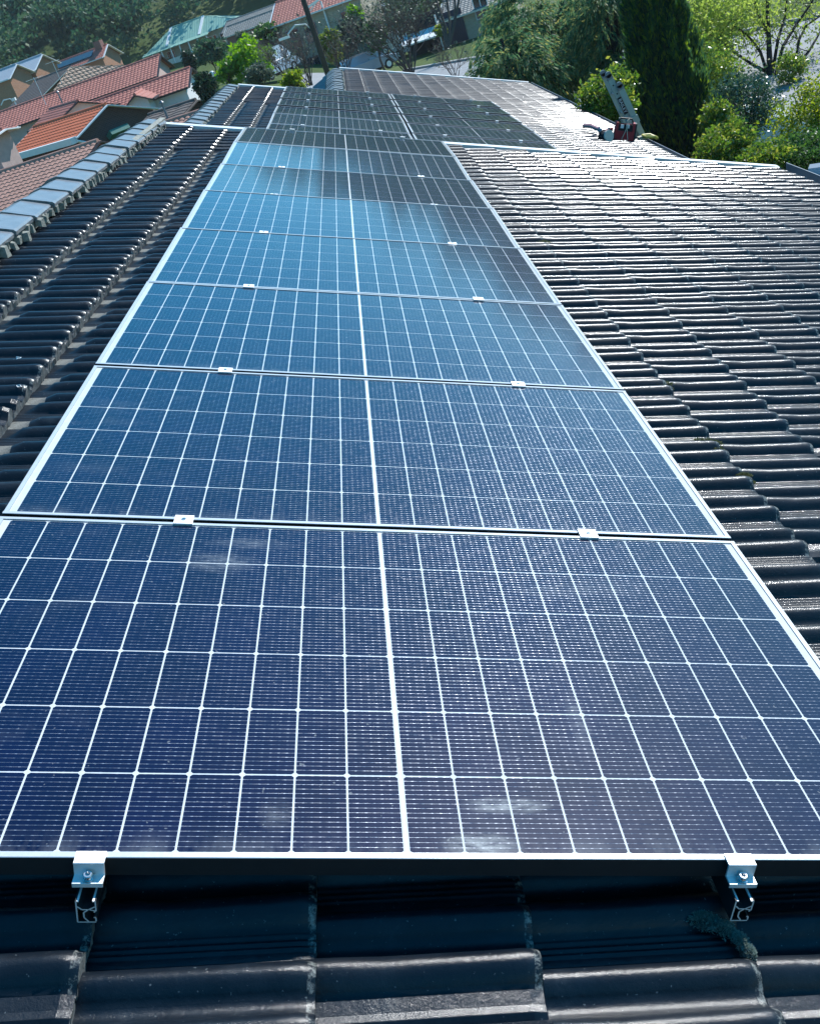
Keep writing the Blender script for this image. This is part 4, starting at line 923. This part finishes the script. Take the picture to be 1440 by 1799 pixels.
def multitrunk():
    b=at(786,84,66); b0=Vector((b.x,b.y,b.z)); r=empty('bare_tree',T(*b0),'pale multi trunked bare tree before the white awning house','tree','bare trees'); g=MB(); rg=random.Random(9)
    for path in ([(786,84),(783,50),(770,10),(762,-20)],[(787,84),(790,40),(785,0),(782,-30)],[(788,84),(797,45),(805,5),(812,-30)],[(785,84),(777,45),(758,5)],[(788,80),(800,30),(798,-20)]):
        pts=[at(x,y,66)-b0 for x,y in path]; g.tube(pts,[.10*(1-.6*i/len(pts)) for i in range(len(pts))],6)
        for q in pts[1:]: branch(g,q,Vector((rg.uniform(-.6,.6),rg.uniform(-.6,.6),1)).normalized(),1.3,.03,2,rg,.7,3)
    link('trunk',g.mesh('trunk',M['bark']),r,local=IDM)
multitrunk()
# wooded hill
def forest():
    rg=np.random.default_rng(77); P=[];S=[]
    n=0
    while n<2600:
        az=rad(rg.uniform(-42,38)); r=162+ (430-162)*rg.uniform(0,1)**1.25
        x=CAMP.x+r*math.sin(az); y=CAMP.y+r*math.cos(az)
        if -8.9<math.degrees(az)<-1 and (r<184 or (r<205 and rg.uniform()<.25)): continue
        if math.degrees(az)<-9 and 160<r<182: continue
        h=rg.uniform(5,11); w=h*rg.uniform(.28,.45); z=gz(x,y); m=int(rg.integers(3,6)); n+=1
        for j in range(m):
            c=np.array([x,y,z+h*.62])+rg.normal(size=3)*np.array([w*.5,w*.5,h*.2])
            k=int(85 if r<300 else 22); P.append(c+rg.normal(size=(k,3))*np.array([w*.34,w*.34,w*.26])); S.append(np.full(k,.75 if r<300 else 2.0))
    o=link('hill_forest',leafmesh('hill_forest',np.concatenate(P),np.concatenate(S),M['l_gum'],.7,None,1,5)); tag(o,'dense grey green eucalypt wood covering the hill at upper left','forest',None,'stuff')
forest()
for i,(px,py,d,h) in enumerate(((62,75,196,13),(94,66,200,9),(44,62,205,9),(150,62,192,9),(205,58,186,8),(118,84,184,8))):
    lab=['tall gum tree with a long bare white trunk on the wooded hill','gum tree with pale leaning trunk above the orange brick gable','gum tree with forked white limbs at the left of the hill','bushy gum tree above the solar strip roof','olive gum tree above the green shed','low gum tree beside the pale far gable'][i]
    p=at(px,py,d); b0=Vector((p.x,p.y,gz(p.x,p.y))); r=empty('gum_tree',T(*b0),lab,'tree','gum trees at the foot of the hill'); rg=random.Random(i); g=MB(); hh=max(h,p.z-b0.z+3)
    g.tube([(0,0,0),(rg.uniform(-.6,.6),0,hh*.5),(rg.uniform(-1.2,1.2),0,hh*.9)],[.28,.2,.08],6)
    tips=[]
    for k in range(5): tips+=branch(g,Vector((0,0,hh*(.45+.1*k))),Vector((rg.uniform(-1,1),rg.uniform(-1,1),.8)).normalized(),hh*.22,.09,1,rg,.6,4)
    link('trunk',g.mesh('trunk',M['barkpale']),r,local=IDM)
    C=cloud(np.array([tuple(t) for t in tips]),26,(.9,.9,.6),i); link('crown',leafmesh('crown',C,.7,M['l_gum'],.6,None,1,i),r,local=IDM)
# shrubs on the grassy slope behind the green roof
def slope_shrubs():
    rg=np.random.default_rng(3)
    for i in range(9):
        px=238+18*i+rg.uniform(-6,6); py=(60-(px-230)*.33)-rg.uniform(0,26); d=rg.uniform(185,215); c=at(px,py,d); b0=Vector((c.x,c.y,gz(c.x,c.y))); w=rg.uniform(1.2,2.6)
        r=empty('hill_shrub',T(*b0),'grey green shrub dotted on the grassy slope behind the green roof, '+('left end','second from left','third from left','left of middle','middle','right of middle','third from right','second from right','right end')[i],'shrub','shrubs on the grassy slope')
        C=cloud(clumps((0,0,w*.7),14,(w,w,w*.7),i),40,(w*.18,w*.18,w*.15),i); link('crown',leafmesh('crown',C,.45,M['l_gum'],.6,None,1,i),r,local=IDM)
        g=MB(); g.tube([(0,0,-.2),(0,0,w*.7)],[.15,.06],5); link('trunk',g.mesh('trunk',M['bark']),r,local=IDM)
slope_shrubs()

# ================================================================ ladder and tools at the far eave
def eave(u,v,w=0): return ROOF@Vector((u,v,W2+.02+w))
E=eave(4.5,14.75,.03)
LA=rad(77); up=Vector((-math.cos(LA),.0,math.sin(LA))); acr=Vector((0,1,0)); nrm=up.cross(acr).normalized()
LM=Matrix(((acr.x,nrm.x,up.x,E.x),(acr.y,nrm.y,up.y,E.y),(acr.z,nrm.z,up.z,E.z),(0,0,0,1)))
M['ladder']=pm('pale_fibreglass',(.36,.43,.38),.5,.15,6)
lad=empty('ladder',LM,'pale green extension ladder leaning on the far eave beside the cypress','ladder')
TOP=.98; BOT=-(E.z-GZ)/math.sin(LA)
for s in (-1,1):
    for (off,y,t0,t1) in ((.20,0,BOT,.78),(.165,.075,BOT+.8,TOP)):
        g=MB(); x=s*off; g.prism([(x-s*.028,y-.042),(x,y-.042),(x,y+.042),(x-s*.028,y+.042),(x-s*.028,y+.034),(x-s*.006,y+.034),(x-s*.006,y-.034),(x-s*.028,y-.034)],t0,t1,2); link('stile',g.mesh('stile',M['ladder']),lad,local=IDM)
        g=MB(); g.box((x-s*.012,y,t1+.03),(.04,.088,.07)); g.tube([(x-s*.032,y,t1+.065),(x+s*.008,y,t1+.065)],.044,12); link('end_cap',g.mesh('end_cap',M['gutter']),lad,local=IDM)
for i in range(int((TOP-BOT)/.3)):
    z=BOT+.25+.3*i
    if z<.7: g=MB(); g.tube([(-.19,0,z),(.19,0,z)],.016,8); link('rung',g.mesh('rung',M['alu_w']),lad,local=IDM)
    if z>BOT+.9 and z<TOP-.1: g=MB(); g.tube([(-.155,.075,z),(.155,.075,z)],.016,8); link('rung',g.mesh('rung',M['alu_w']),lad,local=IDM)
for s in (-1,1):
    g=MB(); g.box((s*.185,.037,.30),(.075,.18,.10)); link('bracket',g.mesh('bracket',M['ladder']),lad,local=IDM)
    for z in (.22,.36,.75,.88): g=MB(); g.tube([(s*.164,.075,z),(s*.168,.075,z)],.012,8); link('rivet',g.mesh('rivet',M['rubber']),lad,local=IDM)
# printed label on the outer face of the near stile
LX=-.165-.0015
g=MB(); g.box((LX,.075,.56),(.003,.062,.26)); pl=link('label_plate',g.mesh('label_plate',M['rubber']),lad,local=IDM)
fc=bpy.data.curves.new('lettering','FONT'); fc.body='BAILEY'; fc.size=.068; fc.align_x='CENTER'; fc.align_y='CENTER'; fc.extrude=.0008; fc.space_character=1.05
fo=bpy.data.objects.new('lettering_source',fc); COL.objects.link(fo); bpy.context.view_layer.update()
me=bpy.data.meshes.new_from_object(fo.evaluated_get(bpy.context.evaluated_depsgraph_get())); bpy.data.objects.remove(fo)
me.materials.clear(); me.materials.append(M['white'])
# text reads downwards along the stile, facing -x of the ladder frame
TMx=Matrix(((0,0,-1,LX-.0024),(0,-1,0,.075),(-1,0,0,.56),(0,0,0,1)))
link('lettering',me,pl,WM[lad]@TMx)
# red open tool box
M['red']=pm('red_plastic',(.42,.03,.04),.4,.2,8); M['yellow']=pm('yellow_plastic',(.55,.45,.08),.5,.2,8); M['rope']=pm('pale_rope',(.55,.52,.40),.9,.3,40); M['hose']=pm('pinkish_hose',(.55,.30,.30),.5,.2,10)
bx=eave(4.12,14.30,.015)
B=Matrix.Translation(bx)@Matrix.Rotation(rad(-8),4,'Z')@Matrix.Rotation(TH,4,'Y')
tb=empty('tool_box',B,'red tool box with dark open front standing on the far roof by the ladder','tool box')
g=MB(); w,d,h=.26,.17,.24; t=.02
g.box((0,0,t/2),(w,d,t)); g.box((-w/2+t/2,0,h/2),(t*1.6,d,h)); g.box((w/2-t/2,0,h/2),(t*1.6,d,h)); g.box((0,-d/2+.012,h*.28),(w-.02,.02,h*.5)); g.box((0,d/2-.012,h*.45),(w-.02,.02,h*.85)); link('shell',g.mesh('shell',M['red']),tb,local=IDM)
g=MB(); g.box((0,-d/2+.03,h*.68),(w*.78,.02,h*.42)); link('recess_panel',g.mesh('recess_panel',M['rubber']),tb,local=IDM)
g=MB(); g.box((w/2+.016,0,h*.5),(.03,d*.9,h*.98)); link('side_panel',g.mesh('side_panel',M['rubber']),tb,local=IDM)
for x,z,s in ((-.05,.19,.045),(.03,.195,.045)): g=MB(); g.box((x,-d/2+.005,z),(s,.012,.05)); link('paper_tag',g.mesh('paper_tag',M['white']),tb,local=IDM)
g=MB(); g.tube([(-w/2+.02,0,h),(-w/2+.05,0,h+.05),(w/2-.05,0,h+.05),(w/2-.02,0,h)],.012,6); link('handle',g.mesh('handle',M['rubber']),tb,local=IDM)
pts=[(.02,-.10,.22),(.0,-.115,.13),(-.035,-.135,.03),(-.02,-.15,-.015),(.03,-.15,-.015),(.05,-.135,.03),(.025,-.115,.13),(.02,-.10,.22),(.01,-.07,.27),(.04,-.03,.29)]
g=MB(); g.tube([B@Vector(p) for p in pts],.006,6); tag(link('cord',g.mesh('cord',M['rope'])),'pale cord loop hanging over the front of the red tool box','cord')
hp=[eave(3.66,14.9,.10),eave(3.74,14.75,.12),eave(3.82,14.55,.10),eave(3.86,14.42,.05)]
g=MB(); g.tube(hp,[.028,.03,.03,.032],8); tag(link('hose',g.mesh('hose',M['hose'])),'short pinkish hose lying on the tiles left of the red tool box','hose')
rl=empty('cable_reel',Matrix.Translation(eave(3.80,14.05,.07))@Matrix.Rotation(.5,4,'Z'),'dark cable reel with pale face lying left of the red tool box','cable reel')
for y,mt,nm,rr in ((-.06,'cream','side_disc',.085),(.06,'rubber','side_disc',.085)): g=MB(); g.tube([(0,y-.01,0),(0,y+.01,0)],rr,14); link(nm,g.mesh(nm,M[mt]),rl,local=IDM)
g=MB(); g.tube([(0,-.05,0),(0,.05,0)],.07,12); link('cable',g.mesh('cable',M['rubber']),rl,local=IDM)
pt=empty('power_drill',Matrix.Translation(eave(3.9,14.35,.10))@Matrix.Rotation(.9,4,'Z'),'dark red and black power drill lying against the tool box','power drill')
g=MB(); g.tube([(-.10,0,0),(.06,0,0),(.10,0,0)],[.04,.045,.03],10); link('motor_housing',g.mesh('motor_housing',M['red']),pt,local=IDM)
g=MB(); g.tube([(.10,0,0),(.17,0,0)],[.022,.014],8); link('chuck',g.mesh('chuck',M['rubber']),pt,local=IDM)
g=MB(); g.bar((-.03,0,-.02),(-.08,0,-.16),.04,.05); g.box((-.085,0,-.175),(.10,.07,.04)); link('handle',g.mesh('handle',M['rubber']),pt,local=IDM)
# yellow strap hook over the gutter
yh=empty('strap_hook',Matrix.Translation(eave(4.52,14.35,.05)),'yellow strap hook over the gutter at the foot of the ladder','hook')
g=MB(); g.tube([(.05,.12,.02),(-.06,.10,.05),(-.08,0,.06),(-.06,-.10,.05),(.06,-.12,.02),(.10,-.06,-.02),(.10,.06,-.02),(.05,.12,.02)],.022,8); link('strap',g.mesh('strap',M['yellow']),yh,local=IDM)
g=MB(); g.box((-.10,.02,.04),(.10,.10,.05)); link('buckle',g.mesh('buckle',M['rope']),yh,local=IDM)
# corrugated rolls of debris: small white flecks of mortar left on the left tiles
for i,(px,py) in enumerate(((34,633),(36,682))):
    g=MB(); rr=random.Random(i); c=[Vector((rr.uniform(-1,1)*.016,rr.uniform(-1,1)*.012,rr.uniform(0,1)*.016)) for _ in range(8)]
    g.add([c[0],c[1],c[2],c[3],c[4],c[5]],[(0,1,2),(0,2,3),(2,4,5),(1,3,4),(0,4,5),(1,5,3)])
    r_=(at(px,py,1)-CAMP); n_=MW; t_=((ROOF@Vector((0,0,-.108)))-CAMP).dot(n_)/r_.dot(n_)
    tag(link('mortar_fleck',g.mesh('mortar_fleck',M['white']),None,Matrix.Translation(CAMP+r_*t_)),('larger','smaller')[i]+' white mortar fleck lying on the left tiles','fleck','mortar flecks')

# ================================================================ air
g=MB(); g.box((0,200,46),(1100,1240,96))
hzm=bpy.data.materials.new('pale_air'); hzm.use_nodes=True; nt=hzm.node_tree; nt.nodes.remove(nt.nodes['Principled BSDF'])
pv=nt.nodes.new('ShaderNodeVolumePrincipled'); pv.inputs['Color'].default_value=(.80,.92,1,1); pv.inputs['Density'].default_value=.0002; pv.inputs['Anisotropy'].default_value=.2
nt.links.new(pv.outputs[0],nt.nodes['Material Output'].inputs['Volume'])
tag(link('haze',g.mesh('haze',hzm)),kind='stuff')
